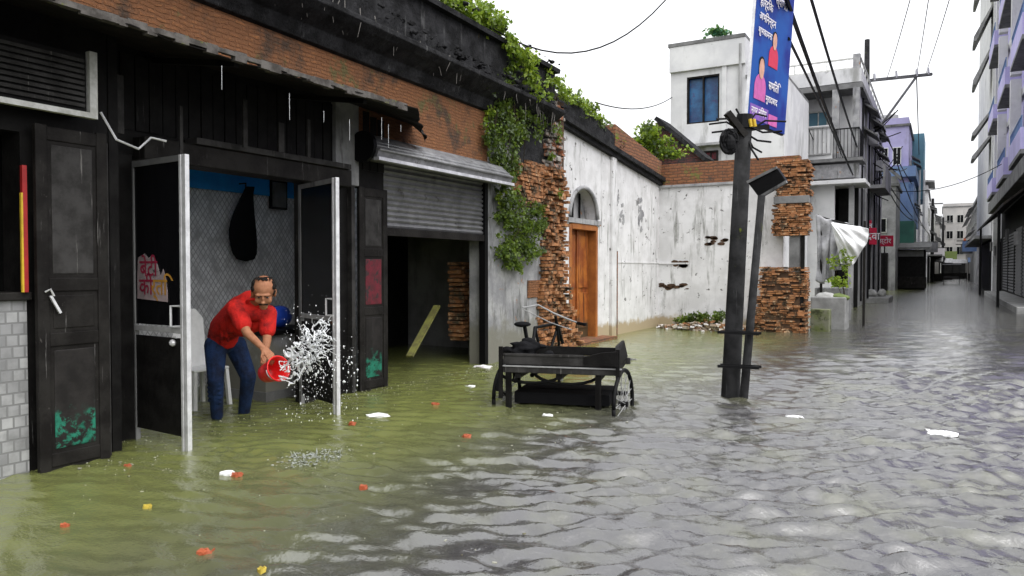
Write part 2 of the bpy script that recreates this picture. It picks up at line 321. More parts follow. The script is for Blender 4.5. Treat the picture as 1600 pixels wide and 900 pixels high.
def stems(mb, a, ends, r=.008, wob=.05):
    a = Vector(a)
    for e in ends:
        e = Vector(e); n = 6; mb.tube([a.lerp(e, i/n)+Vector(rng.normal(0, wob*(0 < i < n), 3)) for i in range(n+1)], [r*(1.2-i/n) for i in range(n+1)], 5)
    return mb
def rows_of_bricks(mb, o, u, n, length, depth, height, bl=.23, bh=.07, jit=.03, gap=.014, ragged=(0, 0), shape=None):
    """courses of single worn bricks along u, faces towards n; shape(t)-> (start,end) of the course at height t"""
    o, u, n = Vector(o), Vector(u).normalized(), Vector(n).normalized(); z = 0; k = 0
    while z < height-bh*.5:
        a, b = (0, length) if shape is None else shape(z/height)
        a += random.uniform(-1, 1)*ragged[0]; b += random.uniform(-1, 1)*ragged[1]; x = a-(bl/2 if k % 2 else 0)*.6
        while x < b-.04:
            w_ = bl*random.uniform(.8, 1.1); x0, x1 = max(x, a), min(x+w_, b)
            if x1-x0 > .05 and random.random() > .015:
                out = random.uniform(-jit, jit); h_ = bh*random.uniform(.66, .95); rz = random.uniform(-.03, .03)
                uu = (u+n*rz); st = len(mb.v)
                mb.obox(o+u*x0-n*depth+Vector((0, 0, z+random.uniform(-.003, .003))), uu*(x1-x0-gap), n*(depth+out), Vector((random.uniform(-.01, .01), 0, h_)))
                for q in range(st, len(mb.v)): mb.v[q] = tuple(c_+random.uniform(-.006, .006) for c_ in mb.v[q])
            x += w_
        z += bh; k += 1
    return mb
# ================================================================== WATER AND BED
def build_water():
    def grow(start, step, rate, end):
        out = [start]
        while out[-1] < end: step *= rate; out.append(out[-1]+step)
        return out
    xs = np.array([-v for v in grow(7.2, .04, 1.09, 90)][::-1]+list(np.arange(-7.16, 3.6, .033))+grow(3.6, .035, 1.07, 90))
    ys = np.array([-v for v in grow(-1.4, .05, 1.12, 40)][::-1]+list(np.arange(1.45, 10, .03))+grow(10, .03, 1.012, 330))
    X, Y = np.meshgrid(xs, ys); g = np.maximum(np.gradient(ys)[:, None], np.gradient(xs)[None, :])*np.ones_like(X)
    wx = .35*np.sin(X*.9+1.3*np.sin(Y*.5))+.25*np.sin(Y*1.1+X*.4); wy = .3*np.sin(Y*.8+2)+.3*np.sin(X*1.3-Y*.3)
    Zt = np.zeros_like(X); n = 96; rr = np.random.default_rng(3)
    amp_map = .30+.92/(1+np.exp(-(X+3.3)*1.6)); amp_map *= .75+.5*(np.sin(X*.7+Y*.33)*np.sin(Y*.41-X*.2+1)*.5+.5)
    for i in range(n):
        lam = .085*(.68/.085)**(i/(n-1)); th = R(112)+rr.normal(0, .32)+(-.55 if i % 5 == 0 else 0); k = 2*math.pi/lam
        a = .25*lam/(2*math.pi)*math.sqrt(2/n)*1.9*(1.6 if lam < .17 else 1.2 if lam < .26 else .55 if lam < .5 else .3)
        cut = np.clip((lam/np.maximum(g, 1e-3)-2.5)/2.5, 0, 1)
        q = np.sin(k*((X+wx*.5)*math.cos(th)+(Y+wy*.5)*math.sin(th))+rr.uniform(0, 6.3)); Zt += a*cut*(q+.12*(1-2*np.abs(q)))
    Zt *= amp_map
    for cx, cy, A, lam, dec in ((-4.75, 4.25, .010, .16, .45), (-6.05, 5.3, .007, .2, .6), (-1.5, 8.9, .004, .16, .9), (-2.7, 8.0, .005, .22, .9)):
        d = np.hypot(X-cx, Y-cy); Zt += A*np.cos(2*math.pi*d/lam)*np.exp(-d/dec)
    nx, ny = len(xs), len(ys); co = np.stack([X.ravel(), Y.ravel(), Zt.ravel()], 1)
    idx = np.arange(nx*ny).reshape(ny, nx); q = np.stack([idx[:-1, :-1], idx[:-1, 1:], idx[1:, 1:], idx[1:, :-1]], -1).reshape(-1, 4)
    me = bpy.data.meshes.new('flood_water'); me.vertices.add(len(co)); me.vertices.foreach_set('co', co.ravel())
    me.loops.add(q.size); me.loops.foreach_set('vertex_index', q.ravel()); me.polygons.add(len(q))
    me.polygons.foreach_set('loop_start', np.arange(len(q))*4); me.polygons.foreach_set('loop_total', np.full(len(q), 4)); me.update()
    me.polygons.foreach_set('use_smooth', [True]*len(q))
    m, t, p = nodes('flood_water')
    s = zpos(t)
    # murky olive by the shops; the street's grey sky reflection painted into the colour
    f = math_(t, 'ADD', math_(t, 'ADD', s[0], math_(t, 'MULTIPLY', s[1], -.03)), math_(t, 'MULTIPLY', noise(t, .45, 4, .6), 2.2))
    col = mix(t, ramp(t, f, -4.2, -1.2), (.145, .160, .05), (.05, .048, .05))
    col = mix(t, math_(t, 'MULTIPLY', ramp(t, noise(t, 1.3, 6, .65), .4, .8), .5), col, (.12, .125, .05))
    L(t, col, p.inputs['Base Color']); p.inputs['Roughness'].default_value = .05; p.inputs['IOR'].default_value = 1.85
    h = math_(t, 'ADD', noise(t, 12, 4, .65, (1, 1.8, 1)), math_(t, 'MULTIPLY', noise(t, 24, 3, .6, (1, 1.6, 1)), .35))
    far_ = ramp(t, s[1], 8, 32); h = math_(t, 'ADD', h, math_(t, 'MULTIPLY', math_(t, 'MULTIPLY', noise(t, 4.5, 4, .6, (1, 1.8, 1)), far_), 7.)); bump(t, p, h, .34, .022)
    me.materials.append(m); o = bpy.data.objects.new('flood_water', me); COL.objects.link(o); o['kind'] = 'structure'
build_water()
struct('street_bed', MB().box(-95, 95, -45, 335, -.6, -.35), 'mud')

# ================================================================== OLD BRICK SHOPHOUSE (left)
FX = -6.2
sh = thing('brick_shophouse', 'old brick shop building with black wooden fronts, sooty cornice and an orange brick band above', 'building', (FX, 6, 0))
def P(name, mb, mat, par=None, **k): return part(name, mb, mat, par or sh, **k)
# timber wall behind the fronts, with openings for the barber shop and the shuttered store
P('upper_wall', MB().wall('x', FX, .12, 3.88, 7.52, 2.5, 3.5, ()), 'black_wood')
P('wall_post', MB().box(FX-.14, FX+.03, 3.88, 4.07, -.3, 2.5), 'black_wood', bevel=.006)
P('wall_post', MB().box(FX-.12, FX+.03, 6.1, 6.28, -.3, 2.5), 'dark_wood', bevel=.006)
P('wall_panel', MB().box(FX-.1, FX, 6.28, 6.9, -.3, 2.5), 'black_wood')
bd = MB()
for i in range(26):
    y = 3.98+i*.136; bd.box(FX-.01, FX+.012+random.uniform(0, .012), y, y+.124, 2.72, 3.42+random.uniform(-.05, .03))
P('boarding', bd, 'black_wood')
P('lintel_beam', MB().box(FX-.12, FX+.16, 4.1, 6.75, 2.46, 2.66), 'dark_wood', bevel=.01)
P('lintel_rail', MB().box(FX+.03, FX+.2, 4.6, 6.7, 2.66, 2.72), 'grey_wood', bevel=.005)
# front section (left of picture)
lw = MB().wall('x', -5.85, .25, -8, 3.65, 1.28, 3.5, ((2.0, 2.98, 1.28, 2.5), (-1.5, .9, 1.28, 2.5)))
P('upper_wall', lw, 'black_wood')
P('tile_dado', MB().wall('x', -5.83, .27, -8, 3.0, -.4, 1.27), 'tile_white')
P('dado_ledge', MB().box(-6.1, -5.79, -8, 3.02, 1.27, 1.33), 'dark_wood', bevel=.008)
P('wall_panel', MB().box(-6.1, -5.86, 3.0, 3.65, -.4, 1.28), 'black_wood')
P('corner_return', MB().box(-6.5, -5.84, 3.65, 3.73, -.4, 3.5), 'black_wood')
# panelled wooden leaf with flaking green foot
def wooden_leaf(y0, y1, x, z1, upper, mid, low, lab, splits=(.36, .52)):
    t_ = .045; W = y1-y0; st = .085
    leaf = P('door', MB().box(x-t_, x-.012, y0+st*.5, y1-st*.5, -.35, z1-.05), 'dark_wood', label=lab)
    fr = MB().box(x-t_, x, y0, y0+st, -.35, z1).box(x-t_, x, y1-st, y1, -.35, z1)
    for z in (z1-.11, z1*splits[1], z1*splits[0], .02): fr.box(x-t_+.002, x-.001, y0+st, y1-st, z, z+.1)
    part('door_frame', fr, 'dark_wood', leaf, bevel=.006)
    for a, b, m_, q in ((z1*splits[1]+.1, z1-.11, upper, 'upper_panel'), (z1*splits[0]+.1, z1*splits[1], mid, 'middle_panel'), (.12, z1*splits[0], low, 'lower_panel')):
        part(q, MB().box(x-.03, x-.006, y0+st+.03, y1-st-.03, a+.03, b-.03), m_, leaf, bevel=.008)
    return leaf
lf = wooden_leaf(3.02, 3.56, -5.72, 2.56, 'grey_wood', 'dark_wood', 'green_paint', 'black panelled wooden door with flaking green foot')
part('latch', MB().bar((-5.70, 3.1, 1.3), (-5.70, 3.17, 1.17), .018).tube([(-5.71, 3.07, 1.33), (-5.68, 3.09, 1.35), (-5.69, 3.12, 1.3)], .008), 'alu', lf)
P('door_batten', MB().box(-5.84, -5.79, 3.585, 3.61, -.3, 2.5), 'grey_wood'); P('wall_panel', MB().box(FX-.1, FX, 3.73, 3.88, -.4, 3.5), 'black_wood'); P('door_batten', MB().box(-6.18, -6.13, 3.8, 3.85, -.3, 2.6), 'black_wood')
P('window_post', MB().box(-5.80, -5.77, 2.953, 2.985, 1.33, 2.25), 'red_bright'); P('window_post', MB().box(-5.785, -5.765, 2.94, 2.953, 1.33, 2.05), 'yellow')
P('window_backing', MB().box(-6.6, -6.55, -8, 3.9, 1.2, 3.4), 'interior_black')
# slatted roller box under the awning
sb = P('roller_shutter', MB().box(-5.84, -5.66, 1.2, 3.36, 2.66, 3.12), 'black_wood', label='small rolled shutter box with a white lower rail')
sl_ = MB()
for i in range(9): sl_.box(-5.66, -5.635, 1.2, 3.34, 2.72+i*.042, 2.745+i*.042)
part('slats', sl_, 'grey_wood', sb); part('bottom_rail', MB().box(-5.67, -5.62, 1.2, 3.43, 2.645, 2.685), 'white_frame', sb); part('side_rail', MB().box(-5.67, -5.62, 3.37, 3.43, 2.685, 3.15), 'white_frame', sb)
# wooden leaf pair beside the store shutter
lf2 = wooden_leaf(6.97, 7.5, -6.12, 2.5, 'grey_wood', 'red_paint', 'green_paint', 'narrow grey wooden door with faded red and green panels', (.37, .66))
P('door_batten', MB().box(FX-.02, FX+.07, 6.84, 6.9, -.3, 2.5), 'grey_wood'); P('door_batten', MB().box(FX-.02, FX+.05, 6.55, 6.6, -.3, 2.5), 'brick_dark')
P('plaster_pier', MB().box(FX-.1, FX+.07, 6.58, 6.98, 2.5, 3.5), 'plaster_grey', label='pale chipped plaster pier', bevel=.01)
# rolled store shutter and its corrugated hood
rs = P('roller_shutter', MB().box(FX-.06, FX-.03, 7.5, 9.95, 1.98, 2.95), 'sheet_metal', label='half-lowered steel roller shutter of the flooded store')
ms_ = MB()
for i in range(13):
    z = 2.06+i*.07; ms_.tube([(FX-.03, 7.52, z), (FX-.03, 9.93, z)], .026, 6)
part('slats', ms_, 'sheet_metal', rs); part('bottom_rail', MB().box(FX-.08, FX+.02, 7.5, 9.95, 1.93, 2.03), 'dark_wood', rs)
part('guide_rail', MB().box(FX-.08, FX+.03, 9.93, 10.02, -.3, 2.9), 'black_iron', rs)
hd = P('shutter_hood', MB().prism([(FX, 6.95, 2.84), (FX+.36, 6.95, 2.8), (FX+.40, 6.95, 2.92), (FX+.2, 6.95, 3.1), (FX, 6.95, 3.16)], (0, 3.2, 0)), 'hood_metal', label='corrugated hood box over the store shutter')
mh = MB()
for i in range(7):
    a = i/6; x = FX+.40-.4*a; z = 2.92+.24*a+.03*math.sin(a*3); mh.tube([(x, 6.96, z), (x, 10.14, z)], .02, 6)
part('ribs', mh, 'hood_metal', hd, smooth=True); part('end_cap', MB().tube([(FX+.18, 6.90, 2.96), (FX+.18, 6.96, 2.96)], .19, 16), 'black_iron', hd)
part('drip_edge', MB().box(FX+.34, FX+.42, 6.93, 10.17, 2.79, 2.83), 'alu', hd)
P('hood_wall', MB().wall('x', FX-.02, .14, 6.95, 10.1, 2.9, 3.5), 'black_wood')
# brick band, cornice and parapet (they sag a little towards the far end)
def sag(mb):                                            # old masonry settling towards the street end
    mb.v = [(x, y, z-(max(0, y-5)*.055 if z > 3.6 else 0)) for x, y, z in mb.v]; return mb
P('brick_band', sag(MB().wall('x', FX+.02, .3, -8, 10.15, 3.5, 4.30)), 'brick_orange')
P('brick_band', MB().wall('x', FX+.018, .28, 6.98, 10.14, 3.16, 3.5), 'brick_orange')
P('cornice', sag(MB().prism([(FX, -8, 4.28), (FX+.08, -8, 4.30), (FX+.14, -8, 4.45), (FX+.34, -8, 4.56), (FX+.42, -8, 4.62), (FX+.42, -8, 4.68), (FX, -8, 4.74)], (0, 20.0, 0))), 'soot_cement', bevel=.01)
P('parapet', sag(MB().wall('x', FX+.16, .4, -8, 12.1, 4.72, 5.38)), 'soot_cement')
P('parapet_coping', sag(MB().prism([(FX-.3, -8, 5.37), (FX+.26, -8, 5.37), (FX+.27, -8, 5.44), (FX+.1, -8, 5.5), (FX-.3, -8, 5.5)], (0, 20.1, 0))), 'soot_cement')
dr = MB()
for i in range(150):
    y = random.uniform(2.5, 11.8); z = 4.58-max(0, y-5)*.055; x = FX+random.uniform(.05, .4); ln = random.uniform(.05, .34)
    dr.tube([(x, y, z), (x+random.uniform(-.02, .02), y+random.uniform(-.03, .03), z-ln*.5), (x+random.uniform(-.03, .03), y+random.uniform(-.05, .05), z-ln)], [.007, .006, .003], 4)
rub = MB()
for i in range(700):
    y = random.uniform(2, 12.05); x = FX+random.uniform(-.1, .3); s_ = .008+.04*random.random()**2.5; z = 5.5-max(0, y-5)*.055
    if random.random() < .5: x = FX+random.uniform(.1, .4); z = 4.74-max(0, y-5)*.055
    rub.ball((x, y, z), (s_, s_*1.3, s_*.7), 6, 4, .3)
o = P('moss_lumps', rub, 'soot_cement'); o['kind'] = 'stuff'
o = P('hanging_roots', dr, 'dead_root'); o['kind'] = 'stuff'
P('roof', MB().box(-16, -8.45, -8, 12.0, 3.45, 3.55).box(-8.45, FX-.1, -8, 3.8, 3.45, 3.55).box(-8.45, FX-.1, 8.3, 12., 3.45, 3.55).box(-7.3, FX-.1, 3.8, 8.3, 3.45, 3.55), 'soot_cement'); P('rear_wall', MB().box(-16.2, -16, -8, 12.4, -.4, 4.9), 'grey_bld')
P('side_wall', MB().box(-16, FX-.3, 11.9, 12.1, -.4, 4.9), 'grey_bld'); P('side_wall', MB().box(-16, -6.1, -8.2, -8, -.4, 4.9), 'grey_bld')
# tin awning
aw = MB(); n = 150; ys = [-8+i*(16.1/n) for i in range(n+1)]; vs = []; fs = []
for i, y in enumerate(ys):
    cor = .022*math.cos(2*math.pi*y/.11*1.0); e = random.uniform(-.05, .03)
    cut = max(0, (y-6.6)/1.5)
    vs += [(-4.98+e-cut*.95, y, 3.22+cor-cut*.02), (-5.6-cut*.4, y, 3.36+cor), (FX+.0, y, 3.47+cor)]
for i in range(n):
    a, b = i*3, i*3+3; fs += [(a, b, b+1, a+1), (a+1, b+1, b+2, a+2)]
awn = P('awning', aw.add(vs, fs), 'rust_tin', label='rusty corrugated tin awning with a torn edge')
awn.modifiers.new('s', 'SOLIDIFY').thickness = .008
ed = MB()
y = -2.
while y < 6.4: q = random.uniform(.05, .2); ed.box(-5.02+random.uniform(-.03, .02), -4.97, y, y+q, 3.18+random.uniform(0, .04), 3.245+random.uniform(0, .02)); y += q
part('edge_strip', ed, 'tin_edge', awn)
for y in (0.5, 2.4, 4.3, 5.9): part('bracket', MB().bar((FX, y, 3.38), (-5.1, y, 3.2), .05), 'black_wood', awn)
for y, z0, z1 in ((3.75, 2.62, 3.1), (4.35, 2.5, 2.95), (5.05, 2.68, 3.15), (5.5, 2.7, 3.0), (5.9, 2.7, 3.1)):
    P('hanging_strip', MB().box(-5.92, -5.90, y, y+random.uniform(.03, .08), z0, z1), 'grey_wood')
P('loose_wire', MB().tube([(-5.7, 3.5, 2.72), (-5.66, 3.6, 2.52), (-5.65, 3.78, 2.47), (-5.66, 3.9, 2.58), (-5.6, 4.0, 2.56)], .01, 6), 'alu')
# barber room, its back lit through a translucent roof sheet
skyl, t_, p_ = nodes('skylight_plastic'); tr_ = N(t_, 'ShaderNodeBsdfTranslucent'); tr_.inputs[0].default_value = (.8, .88, .95, 1); L(t_, tr_.outputs[0], t_.nodes['Material Output'].inputs[0])
P('room_back_wall', MB().box(-8.3, -8.2, 3.9, 8.3, -.4, 2.52), 'tile_pattern'); P('room_side_wall', MB().prism([(-8.2, 8.15, -.4), (-6.33, 7.44, -.4), (-6.33, 7.5, -.4), (-8.2, 8.25, -.4)], (0, 0, 3.3)), 'tile_pattern')
P('room_side_wall', MB().box(-8.2, -6.32, 3.8, 3.92, -.4, 2.9), 'tile_pattern'); P('ceiling_trim', MB().box(-8.3, -8.17, 3.9, 8.2, 2.52, 2.9), 'bright_blue', label='bright blue band under the ceiling')
P('ceiling', MB().box(-7.3, -6.3, 3.8, 8.3, 2.9, 2.96), 'plastic_white'); P('skylight_sheet', MB().add([(-8.32, 3.8, 2.93), (-7.3, 3.8, 2.93), (-7.3, 8.3, 2.93), (-8.32, 8.3, 2.93)], [(0, 1, 2, 3)]), skyl, label='pale translucent roof sheet over the back of the barber room'); P('ceiling_trim', MB().box(-8.15, -7.6, 3.95, 7.8, 2.82, 2.87), 'bright_blue')
P('room_floor', MB().box(-8.3, -5.9, 3.8, 8.3, -.3, -.1), 'concrete')
# store room
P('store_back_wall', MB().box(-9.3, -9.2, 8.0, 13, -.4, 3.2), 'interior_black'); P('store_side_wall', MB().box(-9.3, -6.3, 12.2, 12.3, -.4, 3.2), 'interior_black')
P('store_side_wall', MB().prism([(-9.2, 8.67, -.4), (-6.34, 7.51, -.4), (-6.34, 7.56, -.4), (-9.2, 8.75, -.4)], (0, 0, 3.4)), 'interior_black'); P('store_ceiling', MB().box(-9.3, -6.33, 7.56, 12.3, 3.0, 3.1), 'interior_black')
rb = rows_of_bricks(MB(), (-6.85, 10.35, .3), (0, 1, 0), (1, 0, 0), .62, .3, 1.35, jit=.02, ragged=(.05, .09))
P('inner_brick_pier', rb, 'brick_loose', label='broken orange brick pier inside the store'); P('inner_plaster', MB().box(-7.1, -6.72, 10.88, 11.35, -.3, 2.4), 'plaster_grey')
mono('leaning_plank', MB().bar(atX(640, 557, -6.75), atX(683, 478, -7.0), .11, .03), 'wood_plank', 'mossy yellow-green plank leaning inside the dark flooded store', 'plank')
# grey plaster end bay with its eroded edge
eb = MB().wall('x', FX+.03, .35, 10.02, 12.15, -.4, 4.4, ()); P('end_bay_wall', eb, 'plaster_grey', label='stained grey plaster end bay')
P('brick_patch', MB().wall('x', FX+.05, .03, 10.75, 12.05, 2.7, 3.25), 'brick_orange'); P('brick_patch', MB().wall('x', FX+.052, .03, 11.3, 11.9, 1.0, 1.3), 'brick_orange')
P('cement_panel', MB().wall('x', FX+.048, .03, 10.75, 12.1, 3.27, 4.1), 'soot_cement')

# ================================================================== ERODED PILLAR
pil = thing('brick_pillar', 'eroded pillar of toothed broken bricks between the grey shop end and the white wall', 'pillar', (FX, 12.4, 0))
part('core', MB().box(FX-.35, FX+.02, 12.0, 12.75, -.4, 4.6), 'mortar_back', pil)
def edge(t): return (-.12-.55*max(0, .55-t), .98+.6*max(0, .3-t)/.3-.3*t)
part('toothed_bricks', rows_of_bricks(MB(), (FX+.12, 11.95, -.2), (0, 1, 0), (1, 0, 0), .8, .25, 3.55, bl=.19, bh=.062, jit=.075, ragged=(.07, .05), shape=edge), 'brick_loose', pil)
part('toothed_bricks', rows_of_bricks(MB(), (FX+.10, 11.85, 3.33), (0, 1, 0), (1, 0, 0), .7, .2, 1.2, bl=.18, bh=.06, jit=.07, ragged=(.07, .05)), 'brick_edge_white', pil, label='whitened upper bricks')

part('toothed_bricks', rows_of_bricks(MB(), (FX+.09, 10.95, 2.55), (0, 1, 0), (1, 0, 0), .95, .1, .8, bl=.19, bh=.062, jit=.02, ragged=(.14, .05)), 'brick_loose', pil)
# ================================================================== WHITE COURTYARD WALL
WX = -6.4
cw = thing('courtyard_wall', 'stained white plaster courtyard wall with arched doorway and brick coping', 'wall', (WX, 16, 0))
Y0, Y1, YC = 13.45, 14.85, 18.9
def wtop(y): return 4.25-(y-12.9)*.098
side = MB().wall('x', WX, .35, 12.2, YC+.35, -.4, 3.62, ((Y0, Y1, -.4, 3.22),))
part('side_wall', side, 'plaster_white', cw)
part('side_wall', MB().prism([(WX, 12.2, 3.62), (WX, YC+.35, 3.62), (WX, YC+.35, wtop(YC)), (WX, 12.2, wtop(12.2))], (-.35, 0, 0)), 'plaster_white', cw)
yc, ra = (Y0+Y1)/2, (Y1-Y0)/2; zs = 2.55; sp = MB(); mo = MB(); K = 14
arc = [(yc+ra*math.cos(math.pi*i/K), zs+.62*math.sin(math.pi*i/K)) for i in range(K+1)]
for i in range(K):
    (ya, za), (yb, zb) = arc[i], arc[i+1]; sp.prism([(WX, ya, za), (WX, yb, zb), (WX, yb, 3.22), (WX, ya, 3.22)], (-.35, 0, 0))
part('arch_spandrel', sp, 'plaster_white', cw)
part('arch_moulding', MB().tube([(WX+.01, a, b) for a, b in arc], .045, 8), 'plaster_grey', cw, smooth=True)
part('niche_back', MB().box(WX-.34, WX-.28, Y0-.1, Y1+.1, 2.42, 3.3), 'plaster_grey', cw)
lat = MB(); 
for q in (.25, .5, .75): lat.box(WX-.27, WX-.24, Y0+(Y1-Y0)*q-.02, Y0+(Y1-Y0)*q+.02, 2.45, 3.15)
part('niche_bars', lat.box(WX-.275, WX-.25, Y0+.05, yc, 2.46, 3.0), 'interior_black', cw)
dr_ = part('door', MB().box(WX-.22, WX-.17, Y0+.08, Y1-.08, -.2, 2.3), 'orange_wood', cw, label='weathered orange-brown double door')
fr = MB().box(WX-.26, WX+.02, Y0, Y0+.1, -.3, 2.4).box(WX-.26, WX+.02, Y1-.1, Y1, -.3, 2.4).box(WX-.26, WX+.03, Y0+.1, Y1-.1, 2.3, 2.42)
part('door_frame', fr, 'door_frame', dr_, bevel=.008)
pb = MB()
for a in (Y0+.12, yc+.02):
    for z0, z1 in ((.25, 1.0), (1.1, 2.2)): pb.box(WX-.17, WX-.145, a+.06, a+.5, z0, z1)
part('door_panels', pb.box(WX-.17, WX-.13, yc-.03, yc+.03, -.2, 2.3), 'orange_wood', dr_, bevel=.01)
part('door_lintel', MB().box(WX-.1, WX+.05, Y0-.12, Y1+.12, 2.42, 2.52), 'plaster_grey', cw)
part('door_step', MB().box(WX-.3, WX+.35, Y0-.2, Y1+.3, -.3, .05), 'brick_coping', cw)
part('pilaster', MB().box(WX, WX+.07, 15.55, 15.8, -.3, wtop(15.6)), 'plaster_white', cw, bevel=.01)
part('pilaster', MB().box(WX, WX+.035, 15.9, 15.95, -.3, 1.9), 'brick_coping', cw)
cn = MB()
for dz, out in ((0, .1), (.09, .18)): cn.prism([(WX, 12.2, wtop(12.2)+dz), (WX, YC, wtop(YC)+dz), (WX, YC, wtop(YC)+dz+.1), (WX, 12.2, wtop(12.2)+dz+.1)], (out, 0, 0))
part('cornice', cn, 'soot_cement', cw)
part('wall_top', MB().prism([(WX+.05, 12.2, wtop(12.2)+.19), (WX+.05, 17, wtop(17)+.19), (WX+.05, 16.6, wtop(16.6)+.42), (WX+.05, 14.5, wtop(14.5)+.62), (WX+.05, 12.2, wtop(12.2)+.55)], (-.3, 0, 0)), 'soot_cement', cw)
part('brick_parapet', MB().prism([(WX+.06, 15.7, wtop(15.7)+.19), (WX+.06, YC, wtop(YC)+.19), (WX+.06, YC, wtop(YC)+.62), (WX+.06, 15.7, wtop(15.7)+.75)], (-.3, 0, 0)), 'brick_coping', cw)
# facing (end) wall
part('end_wall', MB().wall('y', YC, .3, WX, -3.3, -.4, 3.6), 'plaster_white', cw)
part('brick_coping', MB().wall('y', YC-.02, .34, WX, -2.95, 3.66, 4.2), 'brick_coping', cw)
part('coping_ledge', MB().wall('y', YC-.06, .4, WX, -3.0, 3.6, 3.66), 'plaster_grey', cw)
part('ledge', MB().wall('x', WX+.015, .1, 15.96, YC, 1.635, 1.66).wall('y', YC-.03, .05, WX, -5.6, 1.62, 1.66), 'plaster_white', cw)
for (px, py, a, b) in ((1048, 447, .9, .07), (1062, 412, .35, .06), (1120, 376, .5, .1)):       # plaster fallen from the wall face
    c = atY(px, py, YC-.01); m_ = MB()
    for i in range(12):
        q = c+Vector((random.uniform(-a, a)*.5, 0, random.uniform(-b, b))); s_ = random.uniform(.03, .09)
        m_.prism([q+Vector((s_*1.4*math.cos(k), 0, s_*.6*math.sin(k)*random.uniform(.6, 1.2))) for k in np.arange(0, 6.2, .9)], (0, .02, 0))
    part('broken_plaster', m_, 'mortar_back', cw)
for y, z, s_ in ((16.3, 2.75, .13), (17.5, 2.8, .22), (16.0, 3.1, .08)):
    m_ = MB()
    for i in range(16):
        q = Vector((WX+.004+i*.0002, y+random.gauss(0, s_*.6), z+random.gauss(0, s_)))
        m_.prism([q+Vector((0, random.uniform(.3, 1)*s_*.45*math.cos(k), random.uniform(.4, 1)*s_*.55*math.sin(k))) for k in np.arange(0, 6.2, .7)], (.003, 0, 0))
    part('mould_patch', m_, 'plaster_grey', cw)

# ================================================================== BRICK PIER (right end of the court)
PY = 18.45
bp = thing('brick_pier', 'ruined orange brick pier with a gap, at the open end of the courtyard wall', 'pier', (-3.1, PY, 0))
part('lower_bricks', rows_of_bricks(MB(), (-3.98, PY, -.2), (1, 0, 0), (0, -1, 0), 1.3, .45, 1.75, bl=.2, bh=.05, jit=.05, ragged=(.05, .03), shape=lambda t: (0 if t < .35 else .12 if t < .6 else .2, 1.3)), 'brick_loose', bp)
part('lower_core', MB().box(-3.7, -2.72, PY+.03, PY+.42, -.3, 1.42), 'mortar_back', bp)
part('post', MB().box(-3.1, -2.86, PY+.05, PY+.3, 1.4, 2.4), 'dark_slab', bp); part('post', MB().box(-2.84, -2.76, PY+.02, PY+.12, -.3, 2.3), 'black_wood', bp)
part('middle_bricks', rows_of_bricks(MB(), (-3.48, PY, 2.28), (1, 0, 0), (0, -1, 0), .84, .4, .76, bl=.2, bh=.05, jit=.04, ragged=(.04, .03)), 'brick_loose', bp)
part('lintel', MB().box(-3.45, -2.66, PY-.02, PY+.35, 3.03, 3.2), 'dark_slab', bp, bevel=.01)
part('upper_bricks', rows_of_bricks(MB(), (-3.42, PY, 3.2), (1, 0, 0), (0, -1, 0), .78, .4, .85, bl=.2, bh=.05, jit=.06, ragged=(.06, .08)), 'brick_loose', bp)
part('upper_core', MB().box(-3.35, -2.72, PY+.05, PY+.35, 2.3, 4.0), 'mortar_back', bp)
# ================================================================== BUILDINGS BEHIND AND DOWN THE STREET
def building(name, label, loc, cat='building', group=None): return thing(name, label, cat, loc, group)
def win_y(b, x0, x1, z0, z1, y, pane='dark_glass', frame='white_frame', bars=2, d=.12, fw=.05, chajja=0):   # window in a wall facing -y
    f = MB().box(x0, x0+fw, y+.02, y+d, z0, z1).box(x1-fw, x1, y+.02, y+d, z0, z1).box(x0+fw, x1-fw, y+.02, y+d, z0, z0+fw).box(x0+fw, x1-fw, y+.02, y+d, z1-fw, z1)
    for i in range(1, bars): x = x0+(x1-x0)*i/bars; f.box(x-fw*.4, x+fw*.4, y+.03, y+d-.01, z0+fw, z1-fw)
    w_ = part('window', f, frame, b); part('pane', MB().box(x0+.01, x1-.01, y+d-.03, y+d-.01, z0+.01, z1-.01), pane, w_)
    if chajja: part('shade', MB().box(x0-.15, x1+.15, y-chajja, y, z1+.05, z1+.13), 'dark_slab', w_)
    return w_
def win_x(b, y0, y1, z0, z1, x, s, pane='dark_glass', frame='white_frame', chajja=0, fw=.06, cm='dark_slab'):   # window in a wall facing s*x
    f = MB()
    X = sorted((x-s*.02, x-s*.14)); f.box(*X, y0, y0+fw, z0, z1).box(*X, y1-fw, y1, z0, z1).box(*X, y0+fw, y1-fw, z0, z0+fw).box(*X, y0+fw, y1-fw, z1-fw, z1)
    f.box(*X, (y0+y1)/2-fw/2, (y0+y1)/2+fw/2, z0+fw, z1-fw)
    w_ = part('window', f, frame, b); X = sorted((x-s*.1, x-s*.13)); part('pane', MB().box(*X, y0+.01, y1-.01, z0+.01, z1-.01), pane, w_)
    if chajja:
        part('shade', MB().prism([(x, y0-.2, z1+.25), (x+s*chajja, y0-.2, z1-.12), (x+s*chajja, y0-.2, z1-.05), (x, y0-.2, z1+.34)], (0, y1-y0+.4, 0)), cm, w_)
    return w_
def railing(b, pts, z0, z1, m='white_frame', step=.16, r=.014, name='railing'):
    mb = MB()
    for a, c in zip(pts[:-1], pts[1:]):
        a, c = Vector((*a, 0)), Vector((*c, 0)); n = max(1, int((c-a).length/step))
        for i in range(n+1): p = a.lerp(c, i/n); mb.bar((p.x, p.y, z0), (p.x, p.y, z1), r*1.6)
        for z in (z0, z1): mb.bar((a.x, a.y, z), (c.x, c.y, z), r*3)
    return part(name, mb, m, b)
